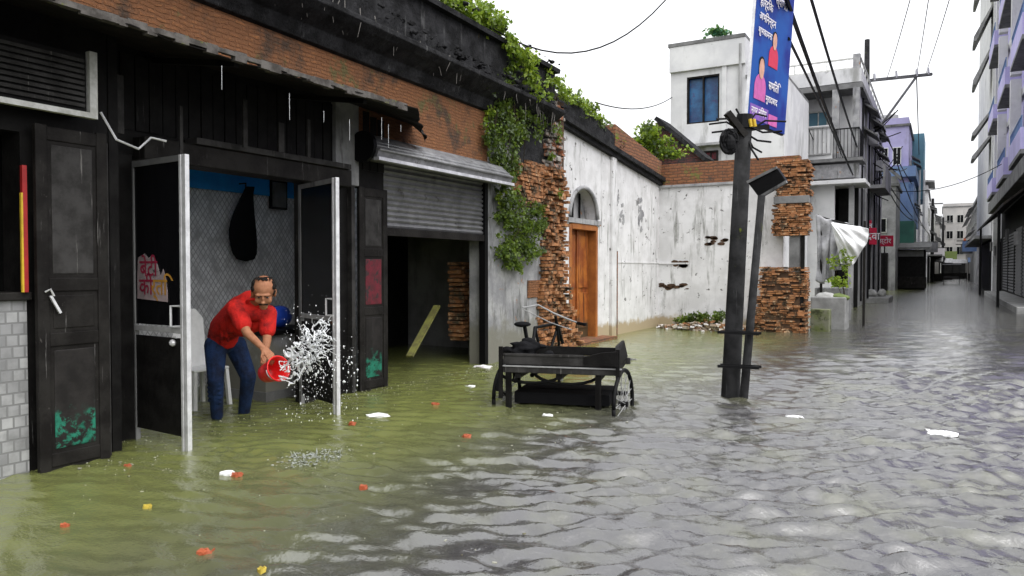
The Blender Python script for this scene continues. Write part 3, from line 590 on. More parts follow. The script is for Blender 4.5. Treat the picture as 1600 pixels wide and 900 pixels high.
# --- white house with the big blue window
BY = 25.
b1 = building('white_house', 'stained white house with one large dark blue window rising behind the courtyard', (-6.3, BY, 0))
xl, xm, xr = atY(1048, 100, BY).x, atY(1165, 100, BY).x, atY(1226, 100, BY).x
zt = atY(1100, 68, BY).z; zw0, zw1 = atY(1098, 192, BY).z, atY(1098, 118, BY).z; wx0, wx1 = atY(1073, 150, BY).x, atY(1124, 150, BY).x
zt2 = atY(1200, 118, BY).z
part('wall', MB().wall('y', BY, .3, xl, xm, -.4, zt, ((wx0, wx1, zw0, zw1),)), 'plaster_bld', b1); part('wall', MB().wall('y', BY, .3, xm, xr-.3, -.4, zt2), 'plaster_bld', b1)
part('wall', MB().box(xl, xl+.3, BY+.3, BY+8, -.4, zt).box(xm-.3, xm, BY+.3, BY+5, zt2, zt).box(xr-.3, xr, BY, BY+5, -.4, zt2).box(xl, xm, BY+7.7, BY+8, -.4, zt), 'plaster_bld', b1)
part('roof', MB().box(xl-.06, xm, BY-.12, BY+8, zt, zt+.12), 'dark_slab', b1); part('roof', MB().box(xm+.01, xr, BY-.05, BY+5, zt2+.002, zt2+.1), 'dark_slab', b1)
part('fascia_wall', MB().box(xl-.02, xm, BY-.1, BY-.002, atY(1100, 108, BY).z, zt-.004), 'plaster_bld', b1, bevel=.01)
win_y(b1, wx0, wx1, zw0, zw1, BY, 'blue_glass', 'dark_wood', bars=2, d=.2)
part('back_fill', MB().box(xl+.4, xr-.4, BY+1.2, BY+1.3, 0, zt2-.3), 'interior_black', b1)
part('slab', MB().box(xl, xm+.2, BY-.35, BY-.002, atY(1100, 226, BY).z-.08, atY(1100, 226, BY).z), 'plaster_grey', b1)
part('pilaster', MB().box(xm-.75, xm-.6, BY-.06, BY-.003, 3.6, atY(1100, 108, BY).z), 'plaster_bld', b1)
win_y(b1, atY(1100, 240, BY-.05).x, atY(1122, 240, BY-.05).x, atY(1110, 252, BY).z, atY(1110, 236, BY).z, BY-.12, 'red_paint', 'dark_wood', bars=2)
part('drain_pipe', MB().tube([(xm-.15, BY-.08, 3.5), (xm-.15, BY-.08, zt-.2)], .05, 8), 'grey_bld', b1)
railing(b1, [(xm+.1, BY+.1), (xr, BY+.1)], zt2+.1, zt2+.7, step=.3)
# --- sloping dark gable in front of it
gy = 21.5
g1 = building('gabled_shed', 'dark sloping shed gable with pinkish bricks between the courtyard wall and the white house', (-5.5, gy, 0), 'shed')
pts = [atY(px, py, gy) for px, py in ((1024, 262), (1024, 192), (1033, 190), (1100, 248), (1100, 262))]
part('gable_wall', MB().prism([(p.x, p.y, p.z) for p in pts[:1]]+[tuple(p) for p in pts[1:]], (0, .3, 0)), brick('brick_pink', ((.28, .09, .09), (.2, .07, .07), (.1, .05, .05)), (.09, .07, .07), soot=(.05, .05, .055), soot_at=(.45, .6)), g1)
a, b_ = atY(1027, 186, gy), atY(1104, 250, gy)
part('roof_edge', MB().bar((a.x, gy+.4, a.z), (b_.x, gy+.4, b_.z), 1.2, .12), 'soot_cement', g1)
part('lower_wall', MB().box(pts[0].x, pts[4].x, gy, gy+.3, -.4, pts[0].z), 'grey_bld', g1)
# --- three-storey corner house with balcony
CY = 31.; cx1 = atY(1343, 200, CY).x; cx0 = -7.4
def cz(py, px=1290): return atY(px, py, CY).z
def cxx(px): return atY(px, 200, CY).x
b2 = building('corner_house', 'three storey white corner house with balcony slab and roof railing', (-5, CY+3, 0))
zr, zs1, zs2 = cz(122), cz(250), cz(286)
part('wall', MB().wall('y', CY+1.2, .25, cx0, cx1-.1, zs2, zr, ((cxx(1240), cxx(1287), cz(192), cz(163)), (cxx(1292), cxx(1303), cz(245), cz(175)))), 'plaster_bld', b2)
part('wall', MB().box(cx0, cx0+.25, CY+1.45, CY+12, -.4, zr).box(cx1-.35, cx1-.1, CY+1.45, CY+14, zs2, zr).box(cx0, cx1-.1, CY+13.8, CY+14, -.4, zr), 'plaster_bld', b2)
part('inner_dark', MB().box(cx0+.3, cx1-.5, CY+2.6, CY+2.7, 0, zr-.2), 'interior_black', b2)
part('roof_slab', MB().box(cx0, cx1+.1, CY-.1, CY+14, cz(143), cz(135)), 'dark_slab', b2)
part('parapet', MB().wall('y', CY, .15, cx0, cx1+.05, cz(133), cz(112)), 'plaster_bld', b2)
part('parapet', MB().box(cx1-.1, cx1+.05, CY+.15, CY+14, cz(133), cz(112)), 'plaster_bld', b2)
railing(b2, [(cx0, CY+.07), (cx1, CY+.07), (cx1, CY+13.9)], cz(111), cz(96), step=1.0, r=.02); part('roof_post', MB().box(cx1-.25, cx1, CY, CY+.25, cz(112), cz(90)), 'plaster_grey', b2)
win_y(b2, cxx(1240), cxx(1287), cz(192), cz(163), CY+1.2, 'cyan_bld', 'white_frame', bars=3)
part('balcony_slab', MB().box(cx0, cx1+.15, CY-.3, CY+1.2, zs1-.12, zs1), 'dark_slab', b2)
part('balcony_wall', MB().wall('y', CY-.2, .12, cx0, cxx(1303), zs1, cz(197)), 'plaster_bld', b2, label='white balcony parapet with bars')
railing(b2, [(cxx(1228), CY-.23), (cxx(1300), CY-.23)], zs1+.2, cz(200), step=.14, r=.018, m='grey_bld')
railing(b2, [(cxx(1303), CY-.2), (cx1, CY-.2), (cx1, CY+1.2)], zs1, cz(205), step=.12, m='black_iron')
for px in (1306, 1338): part('balcony_post', MB().box(cxx(px)-.12, cxx(px)+.12, CY-.15, CY+.1, zs1, cz(143)), 'plaster_grey', b2)
part('lower_parapet', MB().wall('y', CY-.1, .2, cx0, cx1, zs2+.15, zs1-.2), 'plaster_grey', b2)
part('canopy_slab', MB().box(cxx(1262), cx1+.3, CY-.9, CY+1.2, zs2-.15, zs2), 'plaster_bld', b2, bevel=.02)
part('ground_wall', MB().wall('y', CY-.35, .2, cx0, cx1-.8, -.4, zs2-.15), 'plaster_bld', b2)
part('ground_wall', MB().box(cx1-.8, cx1-.1, CY+.95, CY+1.2, -.4, zs2-.15), 'interior_black', b2)
part('ground_pier', MB().box(cxx(1328), cxx(1336), CY-.1, CY+.1, -.4, zs2-.15), 'grey_bld', b2)
part('street_wall', MB().wall('x', cx1-.12, .2, CY+1.2, CY+14, -.4, zs2-.02), 'grey_bld', b2)
for i, (y0, z0) in enumerate(((CY+3, zs2+.9), (CY+6.5, zs2+.9), (CY+10, zs2+.9), (CY+3, zs1+1.), (CY+6.5, zs1+1.), (CY+10, zs1+1.))):
    win_x(b2, y0, y0+1.5, z0, z0+1.3, cx1-.08, 1, chajja=.5)
part('side_balcony', MB().box(cx1-.1, cx1+.6, CY+5, CY+9, zs2+.2, zs2+.35).box(cx1+.5, cx1+.6, CY+5, CY+9, zs2+.35, zs2+1.2), 'grey_bld', b2)
for i in range(7): y = CY+2+i*1.6; part('drain_pipe' if i % 2 else 'cable_run', MB().tube([(cx1-.05, y, .2), (cx1-.05, y+random.uniform(-.2, .2), 5), (cx1-.05, y, 9)], .04, 6), 'grey_bld' if i % 2 else 'cable', b2)
for y, z in ((CY+4.9, zs1+1.2), (CY+9, zs2+1.4), (CY+12.3, zs1+.9)): part('air_conditioner', MB().box(cx1-.08, cx1+.3, y, y+.7, z, z+.5), 'pale_bld', b2, bevel=.02)
# --- plain grey house, lavender/blue house, far rows
def block(name, label, x0, x1, y0, y1, z, m, wins=(), face='y', roof='dark_slab', s=1, ch=0, group=None, parapet=.5, wm='white_frame', pm='dark_glass'):
    b = building(name, label, ((x0+x1)/2, (y0+y1)/2, 0), group=group)
    part('wall', MB().box(x0, x1, y0, y1, -.4, z), m, b)
    part('roof', MB().box(x0-.15, x1+.15, y0-.15, y1+.15, z, z+.18), roof, b)
    if parapet: part('parapet', MB().wall('y', y0, .15, x0, x1, z+.18, z+.18+parapet).box(x1-.15, x1, y0+.15, y1, z+.18, z+.18+parapet).box(x0, x0+.15, y0+.15, y1, z+.18, z+.18+parapet), m, b)
    for q in wins:
        if q[0] == 'y': win_y(b, q[1], q[2], q[3], q[4], y0-.14, pm, wm, chajja=ch)
        else: win_x(b, q[1], q[2], q[3], q[4], (x1 if s > 0 else x0)+s*.15, s, pm, wm, chajja=ch)
    return b
gb = block('grey_house', 'plain grey plastered house end wall behind the red signs', -6.5, -2.75, 58, 64, 7.2, 'grey_bld')
part('shop_opening', MB().box(-4.6, -3.2, 57.9, 57.98, -.3, 2.6), 'interior_black', gb); part('stair_edge', MB().bar((-4.2, 57.7, 9.4), (-2.4, 57.7, 7.6), .4, .2), 'dark_slab', gb)
bb = block('lavender_house', 'tall lavender and blue house behind the plain grey wall', -6.5, -2.3, 66, 84, 12.6, 'lavender', [('x', 68+4*i, 69.6+4*i, z, z+1.6) for i in range(4) for z in (5., 8.6)], ch=.6)
part('blue_floor', MB().box(-6.4, -1.75, 65.2, 84, 8.6, 9.4), 'blue_bld', bb); part('cyan_bay', MB().box(-3.0, -1.4, 74, 80, 7.5, 13.2), 'cyan_bld', bb)
part('lower_floor', MB().box(-3.4, -1.9, 65.6, 80, 5.2, 8.2), 'blue_bld', bb); part('green_base', MB().box(-3.3, -1.85, 65.5, 72, 3.4, 5.2), 'green_bld', bb)
for x in (-1.7, -1.35): part('drain_pipe', MB().tube([(x, 73.6, 3), (x, 73.6, 10)], .09, 8), 'plastic_white', bb)
part('water_tank', MB().tube([(-4, 70, 12.8), (-4, 70, 14.2)], .8, 14), 'pale_bld', bb, smooth=False)
for i in range(4):
    for z in (5.6, 9.6): win_y(bb, -6.1+i*.9, -5.5+i*.9, z, z+1.4, 65.85, 'dark_glass', 'plastic_white', bars=2)
win_y(gb, -6.0, -5.0, 3.6, 4.8, 57.86); win_y(gb, -4.2, -3.3, 4.0, 5.0, 57.86)
for i, (y0, y1, z0, z1) in enumerate(((38, 60, 7.2, 8.6), (40, 68, 6.2, 5.4), (38, 90, 8.2, 9.0), (40, 110, 5.8, 6.6), (45, 75, 7.7, 4.6))):
    a_, b__ = Vector((-2.75+.12*i, y0, z0)), Vector((-2.2+.3*i, y1, z1))
    mono('overhead_wire', MB().tube([a_.lerp(b__, k/10)-Vector((0, 0, 2.4*(k/10)*(1-k/10))) for k in range(11)], .03, 5), 'cable', ('highest', 'second highest', 'long sagging', 'lowest long', 'short drooping')[i]+' cable strung along the left house fronts beyond the far pole', 'wire', 'cables strung along the left house fronts')
ks = thing('street_kiosk', 'dark street kiosk with a sloping roof in front of the white far houses', 'kiosk', (-1.9, 75, 0))
part('body', MB().box(-2.9, -1.0, 62, 66, -.3, 2.9), 'black_wood', ks); part('counter', MB().box(-2.95, -.9, 61.7, 62, .1, .9), 'dark_wood', ks); part('sign_board', MB().box(-2.8, -1.1, 61.9, 61.97, 2.4, 2.85), 'grey_bld', ks)
part('roof', MB().prism([(-3.1, 61.2, 2.9), (-3.1, 61.2, 3.05), (-3.1, 66.5, 3.6), (-3.1, 66.5, 3.45)], (2.5, 0, 0)), 'dark_slab', ks)
fh = 'houses far down the left side of the street'
far = [('pale two storey house with a flat roof canopy just beyond the kiosk', -8, -1.3, 92, 106, 9.8, 'pale_bld'), ('long pale row house with regular windows far down the left side', -9, -.9, 108, 128, 9.3, 'plaster_bld'), ('low beige house before the street end on the left', -10, -.3, 130, 150, 8.3, 'beige_far')]
for lab, x0, x1, y0, y1, z, m in far:
    bq = block('far_house', lab, x0, x1, y0, y1, z, m, [('x', y0+1.5+3.4*i, y0+3.2+3.4*i, zz, zz+1.5) for i in range(int((y1-y0-2)/3.4)) for zz in (3.9, 6.6)][:12], ch=.7, group=fh)
    part('shop_front', MB().box(x1, x1+.1, y0+.5, y1-.5, -.3, 2.8), 'interior_black', bq); part('shop_canopy', MB().box(x1, x1+1.4, y0, y1, 2.9, 3.05), 'dark_slab', bq)
    if z > 9.5: part('roof_canopy', MB().prism([(x0+2, y0-.5, z+1.3), (x1+.6, y0-.5, z+.9), (x1+.6, y0-.5, z+1.1), (x0+2, y0-.5, z+1.6)], (0, 8, 0)), 'grey_bld', bq)
eb_ = block('end_house', 'broad beige building closing the far end of the street', .2, 9, 165, 185, 13.2, 'beige_far', [('y', .8+1.7*i, 1.9+1.7*i, z, z+1.5) for i in range(4) for z in (4.2, 7.2, 10.2)])
part('shop_opening', MB().box(.5, 8.5, 164.85, 164.99, -.3, 3.0), 'interior_black', eb_)
part('orange_board', MB().box(3.6, 6.2, 163.9, 164.4, 6.4, 7.3), 'litter_orange', eb_); part('blue_board', MB().box(3.4, 6.4, 163.9, 164.4, 4.8, 5.7), 'cyan_bld', eb_); part('yellow_board', MB().box(.4, 2.6, 163.8, 164.4, 3.2, 4.8), 'green_cloth', eb_)
block('end_house', 'grey building set back left of the street end', -14, .1, 158, 176, 10.5, 'grey_bld', [('y', -4.5+1.8*i, -3.3+1.8*i, z, z+1.4) for i in range(2) for z in (4., 7.)])
sg = 'stall awnings at the far end of the street'
for x, y, wd, m, lab in ((.6, 120, 1.6, 'tarp_white', 'white stall awning in front of the beige end building'), (2.6, 132, 2.4, 'tarp_white', 'wide white stall awning nearest the street end'), (3.6, 112, 1.3, 'blue_bld', 'small blue stall awning on the right of the far street'), (-.4, 104, 1.2, 'grey_bld', 'grey stall awning by the far left house')):
    st = thing('market_stall', lab, 'stall', (x, y, 0), sg)
    part('awning', MB().prism([(x-wd/2, y-1, 2.3), (x+wd/2, y-1, 2.3), (x+wd/2, y+1, 2.9), (x-wd/2, y+1, 2.9)], (0, 0, .06)), m, st)
    for a in (-1, 1): part('leg', MB().bar((x+a*wd*.46, y-.95, -.3), (x+a*wd*.46, y-.95, 2.3), .07), 'black_iron', st)
    part('counter', MB().box(x-wd*.45, x+wd*.45, y-.6, y+.6, -.3, .9), 'dark_wood', st)

for x, y, h, lab in ((-.9, 98, 9.5, 'utility pole far down the left side past the kiosk'), (.2, 126, 9, 'thin utility pole near the street end')):
    q = thing('utility_pole', lab, 'pole', (x, y, 0)); part('shaft', MB().tube([(x, y, -.5), (x, y, h)], [.2, .14], 8), 'pole_cement', q); part('crossarm', MB().bar((x-1, y, h-.6), (x+1, y, h-.6), .14), 'dark_slab', q)
for x, y, m, lab in ((-1.0, 88, 'dark_slab', 'dark hanging shop board past the kiosk'), (-.3, 113, 'sign_white', 'white hanging shop board on the long pale row house'), (2.5, 86, 'blue_bld', 'blue hanging shop board on the grey far right house'), (2.6, 98, 'dark_slab', 'dark hanging shop board deeper on the far right')):
    q = thing('hanging_sign', lab, 'sign', (x, y, 3), 'hanging shop boards down the street'); part('board', MB().box(x-.7, x+.7, y, y+.1, 3.2, 4.2), m, q); part('bracket', MB().bar((x-1.2, y+.05, 4.25), (x+1.2, y+.05, 4.25), .08), 'black_iron', q)
for x, y, lab in ((.9, 84, 'dark handcart parked in the middle distance of the street'),):
    q = thing('hand_cart', lab, 'cart', (x, y, 0)); part('bed', MB().box(x-.7, x+.7, y, y+1.6, .55, .7), 'black_wood', q); part('canopy', MB().box(x-.8, x+.8, y-.1, y+1.7, 1.9, 1.98), 'grey_bld', q)
    for a in (-.65, .65): part('post', MB().bar((x+a, y+.05, .0), (x+a, y+.05, 1.9), .06), 'black_iron', q)
# --- right-hand side
RX = 2.9
r1 = building('lavender_block', 'lavender apartment block with blue balconies over dark shops on the right edge', (5, 42, 0))
part('wall', MB().box(RX, 14, 30, 54, 5.1, 22), 'lavender', r1); part('ground_floor', MB().box(RX+.25, 14, 30, 54, -.4, 5.1), 'black_wood', r1)
part('ledge_slab', MB().box(RX-.55, RX+.2, 29.5, 52, 4.7, 5.3), 'dark_slab', r1, bevel=.02)
for i, z in enumerate((6.0, 9.9, 13.8, 17.7)):
    for y in (31, 39., 47.5):
        bl = part('balcony', MB().box(RX-.6, RX-.004, y, y+5, z-.55, z-.4), 'dark_slab', r1)
        part('balcony_wall', MB().box(RX-.6, RX-.52, y, y+5, z-.4, z+.35).box(RX-.52, RX-.006, y, y+.08, z-.4, z+.35), 'lavender', bl); railing(bl, [(RX-.56, y+.03), (RX-.56, y+4.95)], z+.35, z+.75, 'blue_bld', step=.3)
        win_x(r1, y+1, y+2.6, z-.3, z+1.8, RX-.02, -1)
    part('floor_band', MB().box(RX-.1, RX-.003, 30, 54, z+2.6, z+2.9), 'plaster_bld', r1); part('column', MB().box(RX-.5, RX-.12, 37.2, 37.7, z-.4, z+3.3), 'plaster_bld', r1); part('column', MB().box(RX-.5, RX-.12, 45.2, 45.7, z-.4, z+3.3), 'plaster_bld', r1)
part('pillar', MB().box(RX-.22, RX, 53.3, 54.3, -.3, 22), 'plaster_bld', r1)
part('shop_awning', MB().prism([(RX-.0, 31, 4.6), (RX-1.05, 31, 3.7), (RX-1.05, 31, 3.8), (RX, 31, 4.7)], (0, 21.5, 0)), 'rust_tin', r1)
for i, y in enumerate((32, 36, 40, 44, 48)):
    q = part('shutter', MB().box(RX+.2, RX+.24, y, y+3.2, .3, 3.4), 'sheet_metal' if i < 3 else 'black_wood', r1); mm = MB()
    for k in range(20): mm.box(RX+.17, RX+.2, y, y+3.2, .35+k*.15, .43+k*.15)
    part('slats', mm, 'sheet_metal', q)
part('awning_post', MB().bar((RX-.95, 50.5, -.3), (RX-.95, 50.5, 3.9), .1), 'black_iron', r1); part('awning_post', MB().bar((RX-.95, 35, -.3), (RX-.95, 35, 3.9), .1), 'black_iron', r1)
part('plinth', MB().box(RX-.7, RX+.3, 30, 51.5, -.3, .22), 'concrete', r1, bevel=.02)
for y, z in ((33.5, 2.4), (38, 2.7), (46.4, 2.2), (43.2, 2.8), (49.6, 2.5)): part('shop_sign', MB().box(RX-.5, RX-.42, y, y+1.0, z, z+.5), random.choice(('grey_bld', 'dark_slab')), r1)
r2 = building('white_block', 'white apartment block with dark window shades stacked above each other on the right', (5, 64, 0))
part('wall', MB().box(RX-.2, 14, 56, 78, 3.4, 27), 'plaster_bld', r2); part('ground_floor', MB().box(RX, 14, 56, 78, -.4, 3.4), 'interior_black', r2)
part('ledge_slab', MB().box(RX-1.1, RX, 55.6, 78, 3.4, 3.6), 'grey_bld', r2)
for i_, (pa, pb2) in enumerate(((262, 236), (230, 203), (165, 118), (108, 68), (60, 5))):
    za, zb = atX(1522, pa, RX-1.).z*1.0, atX(1522, pb2, RX-1.).z
    for y in (57.5,): 
        w_ = win_x(r2, y, y+3.6, za, max(zb, za+1.6)-.2, RX-.2, -1)
        part('shade', MB().prism([(RX-.2, y-.3, zb+.5), (RX-1.25, y-.3, za+.25*(zb-za)), (RX-1.25, y-.3, za+.12*(zb-za)), (RX-1.1, y-.3, za+.12*(zb-za)), (RX-.2, y-.3, zb+.3)], (0, 2.6, 0)), 'grey_bld', w_)
block('far_house', 'grey house after the white apartment block on the right side', 3.0, 11, 84, 104, 8.0, 'grey_bld', [('x', 86+4*i, 88+4*i, z, z+1.4) for i in range(4) for z in (3.6, 6)], s=-1, ch=.6)
block('far_house', 'dim beige house deepest on the right side of the street', 3.4, 11, 108, 140, 9.0, 'beige_far', [('x', 110+4*i, 112+4*i, z, z+1.4) for i in range(6) for z in (3.6, 6.4)], s=-1, ch=.6)

# ================================================================== POLES, BANNER, WIRES
pb_, pt_ = atZ(1141, 618), atD(1163, 192, 8.6)
up = thing('utility_pole', 'leaning mossy cement utility pole standing in the flood with cables bundled at its top', 'pole', (pb_.x, pb_.y, 0))
d_ = (pt_-pb_); part('shaft', MB().tube([pb_-d_*.12, pb_, pb_.lerp(pt_, .5), pt_], [.115, .108, .098, .088], 16), 'pole_cement', up, smooth=True)
part('cap', MB().tube([pt_-d_*.02, pt_+d_*.03], [.11, .09], 12), 'black_iron', up)
part('bracket', MB().bar(atD(1136, 176, 8.5), atD(1164, 212, 8.55), .07), 'dark_wood', up)
part('bracket', MB().bar(atD(1140, 205, 8.5), atD(1200, 198, 8.7), .05), 'black_iron', up)
part('yellow_ties', MB().tube([atD(1172, 186, 8.5), atD(1174, 198, 8.5)], .02, 6).tube([atD(1178, 186, 8.5), atD(1180, 198, 8.5)], .02, 6), 'yellow', up)
ctr = pt_-d_*.02; wm = MB()
for (px, py, k) in ((1108, 194, .05), (1112, 207, 0), (1120, 186, .06), (1198, 182, .1), (1222, 205, -.03), (1190, 238, -.08), (1205, 222, -.06), (1228, 190, .05), (1150, 170, .03), (1185, 250, -.05)):
    e = atD(px, py, 8.5+random.uniform(-.4, .4)); wm.tube([ctr+Vector((random.uniform(-.05, .05), 0, random.uniform(-.1, .05))), ctr.lerp(e, .5)+Vector((0, 0, k)), e], .012, 5)
part('wire_ends', wm, 'cable', up)
cl = MB()
for i in range(9):
    c = atD(1140+random.uniform(-4, 4), 221, 8.45); r_ = .09+random.uniform(-.02, .03)
    cl.tube([c+CR*(r_*.75*math.cos(a))+CU*(r_*1.25*math.sin(a))+CF*random.uniform(-.02, .02) for a in np.linspace(0, 6.28, 15)], .014, 5)
cl.ball(atD(1141, 224, 8.45), (.06, .06, .1), 10, 7, .05); part('cable_coil', cl, 'cable', up)
# second thin post with tilted box, clamped to the pole
qb, qt = atZ(1162, 622), atD(1190, 305, 8.3)
p2 = thing('sign_post', 'thin dark post with a tilted black board on top clamped beside the cement pole', 'post', (qb.x, qb.y, 0))
d2 = qt-qb; part('shaft', MB().tube([qb-d2*.15, qb, qt], [.052, .05, .04], 10), 'pole_cement', p2, smooth=True)
for y in (521, 574):
    a, b_ = atD(1121, y-2, 8.45), atD(1186, y+1, 8.35); part('clamp', MB().bar(a, b_, .03).bar(a+Vector((.0, .12, 0)), b_+Vector((0, .12, 0)), .03), 'black_iron', p2)
crn = [atD(px, py, dd) for px, py, dd in ((1168, 285, 8.45), (1214, 262, 8.2), (1229, 284, 8.1), (1186, 309, 8.35))]
nn = (crn[1]-crn[0]).cross(crn[3]-crn[0]).normalized(); bx = part('board', MB().prism(crn, nn*.06), 'black_iron', p2, bevel=.006)
part('board_frame', MB().bar(crn[0], crn[1], .03).bar(crn[2], crn[3], .03), 'dark_slab', bx)
# banner
B0 = atD(1168, 188, 8.6); bu = Vector((math.sin(R(10)), math.cos(R(10)), 0)); bv = (atD(1182, 0, 8.6)-B0).normalized()
BW, BH = 1.18, 1.75; bn_n = bu.cross(bv).normalized()
bn = thing('blue_banner', 'blue political hoarding with two portraits and white lettering fixed to the cement pole', 'banner', B0)
sheet, st_, pp = nodes('banner_sheet')
col = mix(st_, ramp(st_, noise(st_, 1.6, 3, .5), .4, .6), (.008, .02, .19), (.01, .07, .30)); L(st_, col, pp.inputs['Base Color']); pp.inputs['Roughness'].default_value = .6; pp.inputs['Specular IOR Level'].default_value = .15
def bq(x, y, o=.004): return B0+bu*x+bv*y+bn_n*o
part('sheet', MB().obox(bq(0, 0, -.02), bu*BW, bv*BH, bn_n*.02), sheet, bn)
part('frame', MB().bar(bq(0, -.02, -.02), bq(0, BH+.02, -.02), .035).bar(bq(BW, 0, -.02), bq(BW, BH, -.02), .03), 'alu', bn)
part('frame', MB().bar(bq(0, 0, -.03), bq(BW, 0, -.03), .03), 'black_iron', bn)
def disc(mb, x, y, rx, ry, o=.005, n=18, a0=0, a1=6.283): mb.prism([bq(x+rx*math.cos(a), y+ry*math.sin(a), o) for a in np.linspace(a0, a1, n+1)[:-1 if a1 > 6.2 else None]], bn_n*.002); return mb
pk, pkd = flat('print_pink', (.55, .1, .35), .4), flat('print_purple', (.2, .08, .4), .4); fs_ = flat('print_skin', (.6, .32, .22), .4)
for (x, y, s, sh_, hr) in ((.28, .62, 1., pk, 'hair'), (.62, 1.02, .85, 'sign_red', 'hair')):
    pr = part('portrait', disc(MB(), x, y-.2*s, .17*s, .17*s, .004, 16, 0, math.pi).prism([bq(x-.17*s, y-.34*s, .004), bq(x+.17*s, y-.34*s, .004), bq(x+.17*s, y-.2*s, .004), bq(x-.17*s, y-.2*s, .004)], bn_n*.002), sh_, bn)
    part('face', disc(MB(), x, y+.03*s, .075*s, .12*s, .009), fs_, pr); part('hair', disc(MB(), x, y+.1*s, .082*s, .075*s, .007), hr, pr)
part('lower_panel', MB().obox(bq(.03, .04, .003), bu*.55, bv*.17, bn_n*.003), pkd, bn); part('lower_panel', MB().obox(bq(.6, .04, .003), bu*.28, bv*.13, bn_n*.003), pk, bn)
for s, x, y, z in (('जल भराव', .10, 1.58, .17), ('स्वागत', .55, 1.50, .15), ('हार्दिक', .10, 1.36, .14), ('अभिनन्दन', .10, 1.20, .13), ('शुभकामना', .10, 1.04, .11), ('समिति', .52, .46, .14), ('मुरादाबाद', .46, .30, .11), ('नगर निगम', .06, .10, .12)):
    part('lettering', text2(MB(), s, bq(x, y, .006), bu, bv, z, .004), 'sign_white', bn)
# overhead wires
def wire(a, b, sagm, r, label, n=14, group='overhead wires against the sky'):
    pts = [a.lerp(b, i/n)-Vector((0, 0, 4*sagm*(i/n)*(1-i/n))) for i in range(n+1)]
    return mono('overhead_wire', MB().tube(pts, r, 5), 'cable', label, 'wire', group)
wire(atD(770, 45, 11.5), atD(1075, -45, 14), .85, .014, 'slack wire sagging from the parapet plants up into the top of the sky')
wire(atD(930, 160, 16), atD(1050, 152, 25.5), .25, .015, 'thin wire from the white wall roof to the left corner of the blue-window house')
wire(atD(1222, -20, 8.7), atD(1337, 282, 31), .15, .03, 'thick black cable running from the banner down to the balcony canopy')
wire(atD(1232, 60, 9.4), atD(1318, 250, 30), -.1, .02, 'second cable just under the thick one behind the banner', )
wire(atD(1262, -20, 12), atD(1352, 262, 36), .2, .028, 'black cable crossing the corner house roof from the top edge')
wire(atD(1430, -30, 22), atD(1386, 122, 38), .1, .016, 'leftmost of the three wires rising from the crossarm')
wire(atD(1455, -30, 22), atD(1432, 118, 38), .1, .016, 'middle wire of the three rising from the crossarm')
wire(atD(1492, -30, 22), atD(1446, 116, 38), .1, .016, 'rightmost of the three wires rising from the crossarm')
wire(atD(1355, 290, 38), atD(1600, 235, 33), .9, .018, 'wire crossing the street from the far pole to the lavender block')
wire(atD(1432, 118, 38), atD(1438, 300, 100), .1, .03, 'wire dropping from the crossarm to the far left houses')
wire(atD(1228, 110, 25.5), atD(1290, 262, 30.5), .1, .018, 'thin cable hanging across the balcony front of the corner house')
# far pole with crossarm
f0 = atZ(1351, 466)
fp = thing('crossarm_pole', 'dark utility pole with braced crossarm in front of the corner house', 'pole', (f0.x, f0.y, 0)); fd = 34.6
part('shaft', MB().tube([f0-Vector((0, 0, .5)), atD(1353, 250, fd), atD(1355, 62, fd)], [.17, .15, .11], 10), 'pole_cement', fp, smooth=True)
part('crossarm', MB().bar(atD(1347, 127, fd), atD(1456, 116, fd), .13), 'dark_slab', fp); part('brace', MB().bar(atD(1431, 121, fd), atD(1372, 202, fd), .09).bar(atD(1372, 202, fd), atD(1354, 196, fd), .09), 'dark_slab', fp)
for px, py in ((1366, 118), (1400, 114), (1432, 111), (1450, 109)): part('insulator', MB().tube([atD(px, py+8, fd), atD(px, py-3, fd)], [.08, .05], 8), 'alu', fp)
part('junction_box', MB().box(*sorted((atD(1346, 200, fd).x, atD(1362, 200, fd).x)), fd*1.0+0, fd+.3, atD(1350, 208, fd).z, atD(1350, 180, fd).z) if False else MB().bar(atD(1354, 206, fd-.3), atD(1354, 180, fd-.3), .5, .3), 'grey_bld', fp)
tg = MB()
for i in range(14):
    a, b_ = atD(1353+random.uniform(-2, 2), random.uniform(200, 300), fd-.2), atD(1353+random.uniform(-22, 60), random.uniform(170, 330), fd+random.uniform(-1, 3)); tg.tube([a, a.lerp(b_, .5)-Vector((0, 0, .2)), b_], .025, 4)
part('wire_tangle', tg, 'cable', fp)
# red hoardings on the corner
rg = 'red hoardings beside the far pole'
for i, (x0, x1, y0, y1, lab, tx) in enumerate(((1331, 1362, 344, 361, 'upper red sign board left of the far pole', 'मेडिकल'), (1352, 1370, 356, 382, 'taller red sign board just right of the far pole', 'दवा'), (1371, 1396, 368, 385, 'small red board lowest beside the grey wall', 'स्टोर'))):
    dd = 33.4+.35*i if i < 2 else 40; a, b_, c = atD(x0, y1, dd), atD(x1, y1, dd), atD(x0, y0, dd)
    sgn = thing('sign_board', lab, 'sign', a, rg); part('board', MB().obox(a, b_-a, c-a, CF*.08), 'sign_red', sgn)
    part('lettering', text2(MB(), tx, a.lerp(c, .3)+(b_-a)*.08-CF*.0, CR, CU, (c-a).length*.6, .02), 'sign_white', sgn)
    part('support', MB().bar(a.lerp(b_, .5)+CF*.1, a.lerp(b_, .5)+CF*.1-Vector((0, 0, a.z)), .06), 'black_iron', sgn)
